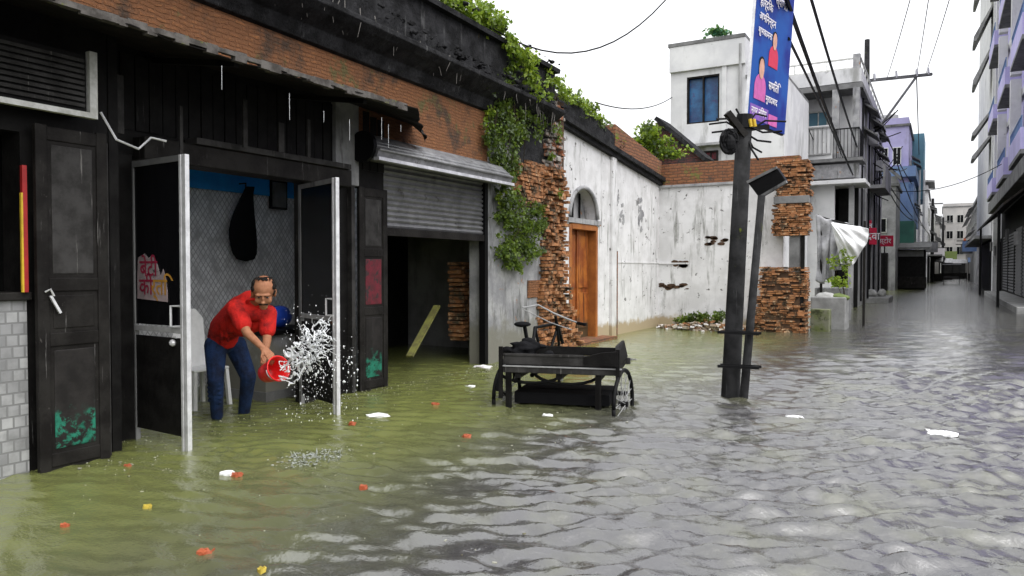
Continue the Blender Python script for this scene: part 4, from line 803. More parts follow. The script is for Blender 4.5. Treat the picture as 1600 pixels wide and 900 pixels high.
# ================================================================== GLASS DOORS (opened outwards), held by the shop
def glass_leaf(hx, hy, ex, ey, z1, lab):
    a, b_ = Vector((hx, hy, 0)), Vector((ex, ey, 0)); u = (b_-a).normalized(); W = (b_-a).length; n = Vector((-u.y, u.x, 0)); 
    if n.y > 0: n = -n                                              # towards the viewer side
    Z = Vector((0, 0, 1)); q = lambda x, z, o=0: a+u*x+Z*z+n*o
    lf = P('glass_door', MB().obox(q(.05, 1.02), u*(W-.12), Z*(z1-1.06), n*.012), 'dark_glass', label=lab)
    part('kick_panel', MB().obox(q(.05, .1), u*(W-.12), Z*.82, n*.015), 'black_wood', lf)
    part('bright_stile', MB().obox(q(W-.09, -.25, -.02), u*.03, Z*(z1+.25), n*.05).obox(q(W-.055, -.25, -.015), u*.05, Z*(z1+.25), n*.04), 'alu', lf, bevel=.004)
    part('hinge_stile', MB().obox(q(0, -.25, -.015), u*.05, Z*(z1+.25), n*.04), 'dark_slab', lf)
    part('rail', MB().obox(q(.05, .96, -.012), u*(W-.14), Z*.045, n*.035), 'tape_grey', lf); part('rail', MB().obox(q(.05, z1-.05, -.012), u*(W-.14), Z*.05, n*.035), 'dark_slab', lf)
    hz = 1.02; h = MB().tube([q(W-.1, hz, .02), q(W-.19, hz, .05), q(W-.19, hz+.17, .05), q(W-.1, hz+.17, .02)], .011, 8); part('handle', h, 'alu', lf)
    return lf, q, n, u, W
l1, q1, n1, u1, W1 = glass_leaf(FX, 4.09, -5.37, 4.03, 2.44, 'left dark glass door opened outwards')
l2, q2, n2, u2, W2 = glass_leaf(FX, 6.08, -5.33, 5.75, 2.43, 'right dark glass door opened outwards')
part('padlock', MB().ball(q1(W1-.2, .88, .03), .03, 8, 6).tube([q1(W1-.2, .93, .03), q1(W1-.14, .93, .03)], .01, 6), 'alu', l1)
# torn poster on the left door
pm_ = surf('poster_paper', (.36, .27, .28), (.22, .18, .18), 6, .8, spots=(.05, .04, .04), spot_s=11, spot_at=(.62, .66))
x0, z0 = .09, 1.24
ps = [(0, 0), (.46, -.02), (.46, .06), (.44, .17), (.40, .26), (.36, .2), (.31, .3), (.24, .38), (.18, .35), (.12, .39), (.02, .36), (.0, .2)]
po = part('poster', MB().prism([q1(x0+x, z0+y, .018) for x, y in ps], n1*.003), pm_, l1, label='torn poster with two words in red and ochre')
part('lettering', text2(text2(MB(), 'बेटी', q1(x0+.05, z0+.20, .025), u1, (0, 0, 1), .2, 0), 'की', q1(x0+.04, z0+.04, .025), u1, (0, 0, 1), .2, 0), flat('poster_red', (.26, .015, .045), .6), po)
part('lettering', text2(MB(), 'र्ति', q1(x0+.21, z0+.04, .025), u1, (0, 0, 1), .2, 0), flat('ochre', (.4, .2, .03), .6), po)

# ================================================================== THINGS IN THE BARBER ROOM
cn_ = thing('shop_counter', 'pale grey counter with black top inside the barber shop behind the bucket', 'counter', (-6.8, 6.3, 0))
part('body', MB().box(-7.3, -6.62, 5.95, 6.75, -.2, .74), 'plaster_grey', cn_, bevel=.01); part('top', MB().box(-7.34, -6.57, 5.9, 6.8, .74, .8), 'black_iron', cn_, bevel=.01); part('plinth', MB().box(-7.31, -6.6, 5.93, 6.76, -.25, .1), 'dark_slab', cn_)
g0 = atX(384, 290, -8.05)
gar = [(390, 292, .05), (386, 310, .11), (381, 335, .18), (379, 360, .23), (381, 385, .22), (384, 410, .18)]
gm = MB(); pts = []; vs = []; fs = []
for i, (px, py, hw) in enumerate(gar):
    c = atX(px, py, -8.05)
    for k in range(12): a = 2*math.pi*k/12; vs.append((c.x+.06*math.cos(a)*(1+.3*math.sin(3*a+i)), c.y+hw*math.sin(a)*(1+.12*math.sin(4*a+i*.7)), c.z))
for i in range(len(gar)-1):
    for k in range(12): fs.append((i*12+k, i*12+(k+1) % 12, (i+1)*12+(k+1) % 12, (i+1)*12+k))
fs += [tuple(range(12)), tuple(range(60, 72))]; gm.add(vs, fs)
gg = thing('hanging_coat', 'black coat hanging from a hook on the patterned back wall', 'coat', g0); part('cloth', gm, 'black_cloth', gg, smooth=True, sub=1)

part('hook', MB().tube([g0+Vector((-.13, 0, .03)), g0+Vector((0, 0, .03)), g0+Vector((0, 0, -.05))], .012, 6), 'black_iron', gg)
a, b_ = atX(420, 326, -8.19), atX(446, 284, -8.19)
pf = thing('picture_frame', 'small dark framed picture high on the tiled back wall', 'picture', (-8.18, a.y, a.z)); part('frame', MB().box(-8.19, -8.15, a.y, b_.y, a.z, b_.z), 'black_iron', pf, bevel=.005); part('picture', MB().box(-8.15, -8.145, a.y+.03, b_.y-.03, a.z+.03, b_.z-.03), 'dark_slab', pf)
# plastic chair behind the man, blue bag on the counter
ch = thing('plastic_chair', 'grey-white plastic chair whose back shows behind the stooping man', 'chair', (-7.0, 5.35, -.1))
def C_(x, y, z): return Vector((-7.0+x, 5.35+y, z))
part('seat', MB().box(-7.25, -6.8, 5.15, 5.6, .4, .43), 'plastic_white', ch, bevel=.01)
bk_ = MB(); bk_.prism([C_(-.1, -.2, .42), C_(-.16, -.2, .95), C_(-.16, -.1, 1.06), C_(-.16, .1, 1.06), C_(-.16, .2, .95), C_(-.1, .2, .42)], (-.03, 0, 0)); part('backrest', bk_, 'plastic_white', ch, bevel=.008)
for sx in (-.22, .18):
    for sy in (-.18, .22): part('leg', MB().bar(C_(sx, sy, .4), C_(sx*1.15, sy*1.15, -.1), .04), 'plastic_white', ch)
bb_ = atX(437, 512, -6.85)
mono('blue_bag', MB().ball((bb_.x, bb_.y, .93), (.1, .17, .13), 12, 8, .06), 'blue_plastic', 'blue bag on the black counter top beside the man', 'bag', smooth=True)

# ================================================================== THE MAN
man = thing('person', 'man in a red shirt and blue jeans stooping in the doorway to empty a bucket', 'person', (atD(356, 650, 7.55).x, atD(356, 650, 7.55).y, -.12))
J = {k: atD(*v) for k, v in dict(
    pel=(347, 532, 7.55), hipL=(337, 540, 7.48), hipR=(368, 540, 7.68), kneeL=(337, 592, 7.38), kneeR=(388, 588, 7.6), ankL=(339, 644, 7.5), ankR=(381, 641, 7.78),
    waist=(352, 512, 7.48), chest=(378, 488, 7.28), ubk=(392, 474, 7.18), neck=(401, 468, 7.1), head=(412, 457, 6.98),
    shR=(369, 483, 7.05), elR=(386, 520, 6.92), wrR=(412, 545, 6.84), shL=(419, 490, 7.22), elL=(417, 532, 7.12), wrL=(411, 566, 7.0)).items()}
def cap(mb, a, b_, ra, rb, n=6):
    for i in range(n+1): t = i/n; mb.ball(a.lerp(b_, t), ra+(rb-ra)*t, 12, 8)
    return mb
body = MB()
cap(body, J['pel'], J['waist'], .125, .125); cap(body, J['waist'], J['chest'], .125, .145, 8); cap(body, J['chest'], J['ubk'], .14, .11); cap(body, J['ubk'], J['neck'], .08, .06); cap(body, J['neck'], J['head'], .06, .06)
cap(body, J['shR'], J['shL'], .075, .07, 8)
for s in 'LR':
    cap(body, J['hip'+s], J['knee'+s], .092, .062, 12); cap(body, J['knee'+s], J['ank'+s], .06, .04, 12)
    cap(body, J['sh'+s], J['el'+s], .055, .043, 10); cap(body, J['el'+s], J['wr'+s], .042, .028, 12)
    f = J['ank'+s]; ft = Vector((f.x, f.y, -.1)); cap(body, f, ft, .04, .042, 4); cap(body, ft, ft+Vector((.17, .06, -.01)), .042, .032, 6)
# head with a face: f forward, u crown, r its right-hand side in the picture
hc = J['head']; bk_t = atD(428, 572, 6.8)
f_ = ((bk_t-hc).normalized()*.55-CF*.75+CR*.12).normalized(); uu = (CU*.95-CF*.2+CR*.06); uu = (uu-f_*uu.dot(f_)).normalized(); rr_ = uu.cross(f_)*-1
HS = 1.27
def H(x, y, z): return hc+(rr_*x+f_*y+uu*z)*HS
def eb3(mb, x, y, z, a, b2_, c, nu=14, nv=10):          # ellipsoid in head axes
    st = len(mb.v); mb.ball((0, 0, 0), 1, nu, nv)
    for i in range(st, len(mb.v)): p = mb.v[i]; mb.v[i] = tuple(H(x+p[0]*a, y+p[1]*b2_, z+p[2]*c))
    return mb
eb3(body, 0, -.012, .035, .077, .093, .088, 24, 16); eb3(body, 0, .012, -.03, .062, .072, .078, 20, 14); eb3(body, 0, .052, -.088, .03, .028, .026)
eb3(body, 0, .082, -.012, .012, .02, .028); eb3(body, 0, .098, -.03, .017, .017, .012); eb3(body, .036, .056, -.036, .024, .02, .026); eb3(body, -.036, .056, -.036, .024, .02, .026)
eb3(body, 0, .074, .022, .058, .017, .011); eb3(body, 0, .078, -.062, .022, .012, .006); eb3(body, 0, .076, -.073, .019, .012, .007)
for s in (-1, 1): eb3(body, s*.078, -.008, -.01, .012, .02, .033); eb3(body, s*.083, -.012, 0, .009, .022, .022)
# hands: palm, four fingers of different length curled over the rim, thumb off the side of the palm
def hand(mb, w_, aim, side, curl, sc=1.0):
    d = (aim-w_).normalized(); n_ = (curl-d*curl.dot(d)).normalized(); s_ = d.cross(n_)*side
    for i in range(4):
        k = (i-1.5)*.019*sc; cap(mb, w_+s_*k*.6, w_+d*.085*sc+s_*k, .016*sc, .0125*sc, 4)
        l = (.033, .039, .036, .028)[i]*sc; p = w_+d*.088*sc+s_*k; ang = .5
        for j in range(3):
            dd_ = d*math.cos(ang)+n_*math.sin(ang); q_ = p+dd_*l*(1, .75, .6)[j]; cap(mb, p, q_, (.0095-.0008*j)*sc, (.009-.0008*j)*sc, 3); p = q_; ang += .55
    p = w_+d*.03*sc-s_*.03*sc; q_ = p-s_*.03*sc+d*.03*sc+n_*.012; cap(mb, p, q_, .013*sc, .011*sc, 3); cap(mb, q_, q_+d*.03*sc+n_*.022*sc, .0105*sc, .009*sc, 3)
bkc = atD(425, 580, 6.8)                                            # bucket centre
hand(body, J['wrR'], atD(428, 562, 6.78), 1, (bkc-J['wrR'])+CF*.05, 1.1); hand(body, J['wrL'], atD(412, 592, 6.86), -1, CR*1.0-CF*.3, 1.05)
fuse('body', body, 'skin', man, .0055, 3)
# clothes
shirt = MB()
cap(shirt, J['pel'].lerp(J['waist'], .35), J['waist'], .152, .15, 6); cap(shirt, J['waist'], J['chest'], .15, .168, 10); cap(shirt, J['chest'], J['ubk'], .162, .128, 6)
cap(shirt, J['shR'], J['shL'], .093, .086, 8); cap(shirt, J['shR'], J['shR'].lerp(J['elR'], .62), .088, .082, 8); cap(shirt, J['shL'], J['shL'].lerp(J['elL'], .6), .085, .08, 8); cap(shirt, J['ubk'], J['ubk'].lerp(J['neck'], .45), .1, .078, 3)
cap(shirt, J['shL']-Vector((0, 0, .06))+CR*.01, J['chest']-Vector((0, 0, .14)), .07, .1, 6)
for i in range(9):                                                   # folds
    a = J['waist'].lerp(J['chest'], i/8)+Vector((0, 0, -.02)); cap(shirt, a-CF*.14+CU*(.07-.02*i), a-CF*.10-CU*.12+CR*(.05*math.sin(i*2)), .022, .018, 6)
fuse('shirt', shirt, 'red_shirt', man, .008, 5)
jn = MB(); cap(jn, J['pel'], J['waist'].lerp(J['pel'], .3), .14, .138, 3)
for s in 'LR': cap(jn, J['hip'+s], J['knee'+s], .112, .08, 12); cap(jn, J['knee'+s], J['ank'+s]+Vector((0, 0, -.03)), .08, .06, 12); 
for i in range(5): cap(jn, J['kneeL'].lerp(J['ankL'], .1+i*.13)-CF*.05-CR*.05, J['kneeL'].lerp(J['ankL'], .16+i*.13)-CF*.05+CR*.05, .02, .02, 4)
fuse('jeans', jn, 'jeans', man, .008, 4)
hair = MB()
for i in range(420):                                                # hair left round the sides and back of a balding crown
    a = random.uniform(0, 6.283); e = random.uniform(-.5, .62); x, y, z = math.sin(a)*math.cos(e), math.cos(a)*math.cos(e), math.sin(e)
    if y > .28 and (abs(x) < .86 or e < 0): continue
    if e > .35 and y > -.35 and abs(x) < .8: continue
    eb3(hair, x*.079, -.012+y*.095, .035+z*.088, .013, .013, .011, 6, 4)
for i in range(60): a = random.uniform(-.5, .5); eb3(hair, a*.11, .02-abs(a)*.05+random.uniform(-.03, .02), .122-abs(a)*.02, .006, .012, .0035, 5, 4)
fuse('hair', hair, 'hair', man, .005, 2)
part('collar', MB().tube([J['neck']-CF*.05+(CR*math.cos(a)*.075+(CU*.6-CF*.8)*math.sin(a)*.06)-CU*.03 for a in np.linspace(0, 6.283, 15)], .014, 6), 'red_shirt', man, smooth=True)
mu = MB(); 
for i in range(13): k = (i-6)/6; eb3(mu, k*.029, .089-abs(k)*.012, -.05-abs(k)*.008, .006, .006, .0055, 6, 4)
part('moustache', mu, 'hair', man)
for s in (-1, 1):
    e_ = part('eye', eb3(MB(), s*.03, .0755, .002, .010, .005, .003), 'tape_grey', man); part('pupil', eb3(MB(), s*.03, .079, .001, .008, .004, .0045), 'hair', e_)
    bw = MB(); 
    for i in range(7): eb3(bw, s*(.014+i*.006), .088-i*.0022, .02+math.sin(i/6*3)*.003, .005, .004, .004, 6, 4)
    part('eyebrow', bw, 'hair', man)
# ------------------------------------------------------------------ bucket and the thrown water
bax = (atD(455, 568, 6.62)-bkc).normalized(); bk = thing('red_bucket', 'small red plastic bucket tipped forward in the man\'s hands', 'bucket', bkc)
e1 = bax.cross(Vector((0, 0, 1))).normalized(); e2 = e1.cross(bax); vs = []; fs = []
prof = [(-.105, .001), (-.105, .078), (-.1, .083), (0, .098), (.1, .112), (.104, .12), (.112, .12), (.112, .108), (0, .092), (-.095, .074), (-.097, .001)]
for (h, r) in prof: vs += [bkc+bax*h+(e1*math.cos(a)+e2*math.sin(a))*r for a in np.arange(24)*2*math.pi/24]
for i in range(len(prof)-1): fs += [(i*24+k, i*24+(k+1) % 24, (i+1)*24+(k+1) % 24, (i+1)*24+k) for k in range(24)]
part('shell', MB().add(vs, fs), 'red_plastic', bk, smooth=True)
part('bail', MB().tube([bkc+bax*(.1-.02*math.sin(a))+e1*math.cos(a)*.122+e2*(-.1*math.sin(a)) for a in np.linspace(0, math.pi, 16)], .005, 6), 'alu', bk)
wm_, wt, wp = nodes('splash_water'); wp.inputs['Base Color'].default_value = (.93, .95, .97, 1); wp.inputs['Roughness'].default_value = .12; wp.inputs['Transmission Weight'].default_value = .3; wp.inputs['IOR'].default_value = 1.33
spl = MB(); rs_ = random.Random(5)
def ribbon(path, r0, r1, mb=spl, n=16, wob=.012):
    pts = [Vector(p) for p in path]; out = []
    for i in range(n+1):
        t = i/n*(len(pts)-1); k = min(int(t), len(pts)-2); f = t-k; out.append(pts[k].lerp(pts[k+1], f)+Vector([rs_.gauss(0, wob) for _ in range(3)]))
    mb.tube(out, [max(.0032, (r0+(r1-r0)*i/n)*rs_.uniform(.4, 1.0)) for i in range(n+1)], 6)
def A(px, py, d=6.6): return atD(px, py, d+rs_.uniform(-.12, .12))
ribbon([A(436, 586, 6.7), A(452, 592), A(470, 580), A(482, 566), A(486, 548), A(478, 535), A(462, 537), A(453, 552), A(450, 570), A(440, 576, 6.7)], .012, .010, n=44)
ribbon([A(478, 536), A(490, 525), A(500, 515), A(512, 505), A(518, 492)], .012, .004, n=20); ribbon([A(484, 548), A(500, 548), A(512, 560), A(524, 580)], .011, .006, n=20)
ribbon([A(472, 508), A(480, 520), A(490, 528), A(496, 540)], .009, .008); ribbon([A(490, 530), A(488, 512), A(500, 500), A(512, 508), A(505, 524), A(492, 530)], .010, .008, n=26)
ribbon([A(496, 535), A(508, 528), A(520, 530), A(530, 528)], .009, .004); ribbon([A(486, 545), A(498, 556), A(500, 572), A(508, 586)], .008, .003); ribbon([A(466, 542), A(474, 520), A(468, 505)], .008, .003)
ribbon([A(440, 580, 6.7), A(458, 575), A(476, 560), A(492, 540)], .008, .009, n=22); ribbon([A(455, 545), A(470, 565), A(484, 552)], .006, .008, n=22); ribbon([A(438, 590, 6.7), A(450, 600), A(465, 592), A(474, 578)], .012, .006)
for i in range(34):
    a = (rs_.uniform(462, 505), rs_.uniform(515, 575)); ang = rs_.uniform(-1.6, 1.2); l = rs_.uniform(10, 34)
    ribbon([A(*a), A(a[0]+l*.5*math.cos(ang), a[1]+l*.5*math.sin(ang)), A(a[0]+l*math.cos(ang), a[1]+l*math.sin(ang))], rs_.uniform(.003, .006), .003, n=8, wob=.006)
wp_ = [A(468+rs_.gauss(0, 13), 560+rs_.gauss(0, 14), 6.65) for _ in range(58)]+[A(492+rs_.gauss(0, 10), 522+rs_.gauss(0, 11), 6.6) for _ in range(26)]
for i, p in enumerate(wp_):
    for q in sorted(wp_, key=lambda z: (z-p).length)[1:3]: spl.tube([p, p.lerp(q, .5)+Vector([rs_.gauss(0, .006) for _ in range(3)]), q], [.0058, .0036, .005], 5)
for i in range(26):
    p = A(466+rs_.gauss(0, 14), 562+rs_.gauss(0, 15), 6.65); spl.ball(p, (rs_.uniform(.008, .024), rs_.uniform(.004, .008), rs_.uniform(.012, .03)), 8, 6, .15)
tw = thing('thrown_water', 'white arc of water and droplets flying out of the red bucket', 'water splash', bkc)
o = fuse('water_arc', spl, wm_, tw, .0033, 1)
dp = MB()
for i in range(900):
    t = rs_.random(); px = 478+rs_.gauss(0, 26) if t < .6 else rs_.uniform(455, 560); py = 560+rs_.gauss(0, 40) if t < .6 else rs_.uniform(540, 660)
    if px < 440 or py > 664: continue
    r = (.0014+.0075*rs_.random()**5)*(1 if py < 600 else .8); dp.ball(A(px, py, 6.65), (r, r, r*rs_.uniform(1, 1.9)), 6, 5)
o = part('droplets', dp, wm_, tw, smooth=True); o['kind'] = 'stuff'
# place where earlier water lands
c = atZ(488, 716); sp2 = MB()
for i in range(420):
    a = rs_.uniform(0, 6.28); r = abs(rs_.gauss(.15, .07)); q = c+Vector((math.cos(a)*r*.9, math.sin(a)*r*1.3, rs_.uniform(-.004, .012))); s_ = .0025+.009*rs_.random()**3
    sp2.ball(q, (s_*1.3, s_*1.3, s_*.6), 6, 4, .2)
for i in range(16):
    a = rs_.uniform(0, 6.28); r = rs_.uniform(.1, .24); b0 = c+Vector((math.cos(a)*r, math.sin(a)*r, 0)); sp2.tube([b0, b0+Vector((math.cos(a)*.02, math.sin(a)*.02, rs_.uniform(.015, .05)))], [.008, .002], 5)
fm = surf('foam', (.34, .36, .34), (.2, .21, .17), 14, .25, bs=60, bstr=.6)
mono('water_foam', sp2, fm, 'pale ring of foam where the thrown water lands before the doorway', 'foam', smooth=True)

# ================================================================== CART
c0 = atZ(868, 640); cu = (CR*math.cos(R(14))-Vector((CF.x, CF.y, 0)).normalized()*math.sin(R(14))); cu.z = 0; cu.normalize(); cv = Vector((-cu.y, cu.x, 0)); Zv = Vector((0, 0, 1))
def K(u, v, z): return c0+cu*u+cv*v+Zv*z
ct = thing('cargo_cart', 'black wooden pedal cart with spoked wheels half sunk in the flood', 'cart', c0)
part('bed', MB().obox(K(-.56, .05, .40), cu*1.22, cv*.95, Zv*.05), 'dark_wood', ct)
part('bed_rail', MB().obox(K(-.60, .0, .38), cu*1.3, cv*.05, Zv*.075).obox(K(-.60, 1.0, .38), cu*1.3, cv*.05, Zv*.075), 'grey_wood', ct, bevel=.006)
part('side_board', MB().prism([K(-.58, .02, .47), K(.64, .02, .47), K(.64, .02, .55), K(.3, .02, .57), K(-.58, .02, .57)], cv*.025), 'grey_wood', ct)
part('side_board', MB().prism([K(-.58, 1.0, .47), K(.64, 1.0, .47), K(.64, 1.0, .57), K(-.58, 1.0, .57)], cv*.025), 'black_wood', ct)
part('edge_strip', MB().bar(K(-.6, -.004, .452), K(.7, -.004, .452), .014), 'tape_grey', ct)  # thin pale bar standing in for the highlight along the wet bed edge
pl_ = MB()
for i in range(7): pl_.obox(K(-.56, .06+i*.135, .452), cu*1.2, cv*.122, Zv*.018)
part('planks', pl_, 'grey_wood', ct)
part('top_rail', MB().bar(K(-.58, .02, .575), K(.3, .02, .575), .022), 'grey_wood', ct)
part('tail_board', MB().prism([K(.64, -.02, .47), K(.64, -.02, .60), K(.60, .3, .66), K(.60, 1.0, .66), K(.64, 1.02, .47)], cu*.03), 'black_wood', ct)
part('tail_board', MB().prism([K(.30, -.005, .50), K(.66, -.03, .48), K(.66, -.03, .64), K(.50, -.02, .625), K(.30, -.005, .57)], cv*-.02), 'black_wood', ct)
for u in (-.6, .66): part('corner_post', MB().obox(K(u-.02, -.03, .1 if u < 0 else .36), cu*.04, cv*.04, Zv*.56 if u < 0 else Zv*.30), 'black_wood', ct)
for u in (-.45, 0, .42): part('cross_bearer', MB().obox(K(u, .02, .32), cu*.06, cv*1.0, Zv*.06), 'black_wood', ct)
part('axle', MB().tube([K(-.35, .5, .12), K(.72, .5, .12)], .025, 8), 'black_iron', ct)
def wheel(c, ax, r, parent, spokes=18, dip=None):
    ax = Vector(ax).normalized(); a1 = ax.cross(Zv).normalized(); a2 = a1.cross(ax); n = 32
    rim = MB().tube([c+(a1*math.cos(2*math.pi*k/n)+a2*math.sin(2*math.pi*k/n))*r for k in range(n+1)], .022, 8)
    w_ = part('wheel', rim, 'black_iron', parent, smooth=True); sp_ = MB()
    for k in range(spokes): a = 2*math.pi*k/spokes; sp_.tube([c+ax*(.03 if k % 2 else -.03), c+(a1*math.cos(a)+a2*math.sin(a))*(r-.01)], .0045, 5)
    part('spokes', sp_, 'tape_grey', w_); part('hub', MB().tube([c-ax*.05, c+ax*.05], .03, 10), 'black_iron', w_); return w_
wax = (cu*1+cv*-.18).normalized()
wheel(K(.70, .18, .06), wax, .36, ct); wheel(K(-.66, .5, .06), wax, .36, ct)
for u in (-.3, .1): part('spring', MB().tube([K(u+.35*math.cos(a), .1, .38-.12*math.sin(a)) for a in np.linspace(0, math.pi, 10)], .018, 6), 'black_iron', ct)
part('leg', MB().bar(K(-.52, .02, .38), K(-.52, .02, -.3), .05), 'black_wood', ct); part('leg', MB().bar(K(.45, .04, .38), K(.45, .04, -.3), .05), 'black_wood', ct)
part('under_cart_shade', MB().obox(K(-.5, .2, .02), cu*1.05, cv*.7, Zv*.12), 'black_cloth', ct)  # black box standing in for the mass of shadow under the bed
# cycle half that pulls it, standing behind the left end
part('cycle_frame', MB().tube([K(-.5, 1.05, .4), K(-.55, 1.5, .75), K(-.35, 1.95, .78), K(-.3, 2.1, .5)], .022, 8).tube([K(-.55, 1.5, .75), K(-.45, 1.6, .2), K(-.35, 1.95, .7)], .02, 8), 'black_iron', ct)
part('saddle', MB().ball(K(-.62, 1.1, .82), (.1, .12, .035), 12, 8, .03), 'black_cloth', ct, smooth=True); part('saddle_post', MB().bar(K(-.6, 1.1, .83), K(-.52, 1.1, .4), .035), 'black_iron', ct)
part('handlebar', MB().tube([K(-.72, 1.55, 1.0), K(-.55, 1.7, 1.03), K(-.35, 1.75, .92), K(-.1, 1.7, .83), K(.05, 1.55, .8)], .011, 8), 'tape_grey', ct); part('grip', MB().bar(K(-.02, 1.6, .81), K(.1, 1.5, .8), .035), 'black_cloth', ct)
cc = MB()
for i in range(40): cc.ball(K(-.5+random.gauss(0, .13), .62+random.gauss(0, .16), .5+random.uniform(-.03, .13)), (random.uniform(.04, .1), random.uniform(.04, .1), random.uniform(.02, .06)), 9, 7, .15)
fuse('cargo_cover', cc, 'black_cloth', ct, .014, 2, label='black cover bundled over the cycle end')
part('mudguard', MB().tube([K(-.66+.0*a, .5+.41*math.cos(a), .06+.41*math.sin(a)) for a in np.linspace(.2, 2.9, 12)], .03, 6), 'black_iron', ct)
wheel(K(-.32, 2.1, .1), cu*.9+cv*.1, .34, ct, 16)
part('cycle_fork', MB().tube([K(-.35, 1.85, .88), K(-.33, 2.0, .5), K(-.32, 2.1, .1)], .018, 6), 'black_iron', ct)
part('chain_guard', MB().tube([K(-.5, 1.1, .2), K(-.48, 1.6, .22)], .03, 6), 'black_iron', ct)
part('brake_rod', MB().tube([K(-.7, 1.5, .98), K(-.4, 1.75, .8), K(-.1, 1.65, .72)], .007, 6), 'tape_grey', ct)

# ================================================================== TARP, SACKS, PLANTER, RUBBLE (behind the brick pier)
TY = 21.5; ta = [atY(px, py, TY) for px, py in ((1276, 338), (1290, 350), (1345, 352), (1355, 380), (1340, 408), (1322, 396), (1308, 430), (1276, 436))]
tv = []; tf = []; nu_, nv_ = 46, 26
for j in range(nv_+1):
    for i in range(nu_+1):
        s, t = i/nu_, j/nv_
        top = atY(1275+78*s, 336+22*s, TY); bot = atY(1277+(60-8*s)*s, 440-14*s-26*max(0, s-.45)*1.8+4*math.sin(s*9), TY)
        p = top.lerp(bot, t); bul = .22*math.sin(math.pi*min(1, t*1.1))*s**1.5+t*.09*math.sin(s*34+2*t)+t*.05*math.sin(s*61-t*3)+.03*math.sin(t*14+s*8)
        tv.append(p+Vector((.05*t*math.sin(s*27+t*4), -bul, .03*math.sin(s*23+t*2))))
for j in range(nv_):
    for i in range(nu_): k = j*(nu_+1)+i; tf.append((k, k+1, k+nu_+2, k+nu_+1))
tp = thing('white_tarpaulin', 'crumpled white plastic tarpaulin draped beside the brick pier', 'tarpaulin', atY(1310, 430, TY))
o = part('sheet', MB().add(tv, tf), 'tarp_white', tp, smooth=True); o.modifiers.new('s', 'SOLIDIFY').thickness = .01
vm = MB(); nr, na = 14, 60; ap = atY(1298, 347, TY-.1); vv = []; ff = []
for j in range(nr+1):
    for i in range(na+1):
        th = i/na; t = j/nr; e = atY(1357-44*th**1.5+2*math.sin(th*9), 358+57*math.sin(th*1.9)**1.1, TY-.3)
        p = ap.lerp(e, t); vv.append(p+Vector((0, -.28*math.sin(math.pi*t)*math.sin(math.pi*min(1, th+.1))+t*.05*math.sin(th*17+t*5)+t*.03*math.sin(th*37-t*7)+.02*math.sin(t*11+th*6), t*.03*math.sin(th*13+3*t))))
for j in range(nr):
    for i in range(na): k = j*(na+1)+i; ff.append((k, k+1, k+na+2, k+na+1))
gs_ = part('gathered_sheet', vm.add(vv, ff), 'plastic_white', tp, smooth=True, label='whiter gathered end of the tarpaulin'); gs_.modifiers.new('s', 'SOLIDIFY').thickness = .01
part('pole', MB().tube([atY(1278, 335, TY+.05), atY(1300, 440, TY+.05)], .03, 6).tube([atY(1276, 337, TY), atY(1352, 358, TY)], .025, 6), 'dark_wood', tp)
for px in (1283, 1350): a = atY(px, 440, TY+.1); part('support', MB().bar((a.x, a.y, -.3), (a.x, a.y, atY(px, 345, TY).z), .06), 'dark_wood', tp)
hb = atY(1318, 400, 23.5); mono('stall_counter', MB().box(-3.2, -2.3, 23.4, 24.4, -.3, .95), 'dark_slab', 'dark stall counter in the shade behind the white tarpaulin', 'counter', bevel=.02)
pw = mono('planter_wall', MB().box(atY(1266, 500, 19.3).x, atY(1335, 500, 19.3).x-.55, 19.3, 19.7, -.4, atY(1300, 484, 19.3).z), 'mossy', 'low mossy planter wall between the brick pier and the tarpaulin', 'planter', bevel=.02)
for px, py, s, m_, lab in ((1290, 458, .22, 'sack', 'pale lumpy sack lying left under the tarpaulin'), (1312, 459, .20, 'green_cloth', 'yellow-green sack under the tarpaulin'), (1301, 462, .16, 'sack', 'small pale sack in front of the other two on the stone bench')):
    p = atY(px, py, 20.3); mono('sack', MB().ball((p.x, p.y, p.z-.1), (s*1.2, s*.8, s*.55), 9, 6, .3), m_, lab, 'sack', 'sacks under the tarpaulin', smooth=True, sub=1)
lp = atZ(1365, 466); lg = mono('stone_ledge', MB().box(-3.1, -1.95, 36.2, 39.8, -.4, .25), 'concrete', 'pale stone ledge rising just above the water by the far pole', 'ledge', bevel=.04)
for i, (px, lab) in enumerate(((1343, 'white bag left on the stone ledge by the far pole'), (1362, 'grey-white bag in the middle of the stone ledge'), (1378, 'small white bag at the right end of the stone ledge'))):
    p = atD(px, 456, 33.8); mono('rubbish_bag', MB().ball((p.x, p.y, .38), (.32-.05*i, .25, .2), 9, 6, .3), 'sack', lab, 'bag', 'bags on the stone ledge', smooth=True, sub=1)
mono('stone_bench', MB().box(atY(1266, 500, 20).x, atY(1335, 500, 20).x-.2, 20.0, 20.8, -.4, atY(1300, 464, 20.2).z), 'concrete', 'rough stone bench holding the sacks under the tarpaulin', 'bench', bevel=.03)
rp = thing('rubble_heap', 'heap of broken bricks, plaster and weeds at the foot of the end wall', 'rubble', (-4.9, 18.3, 0))
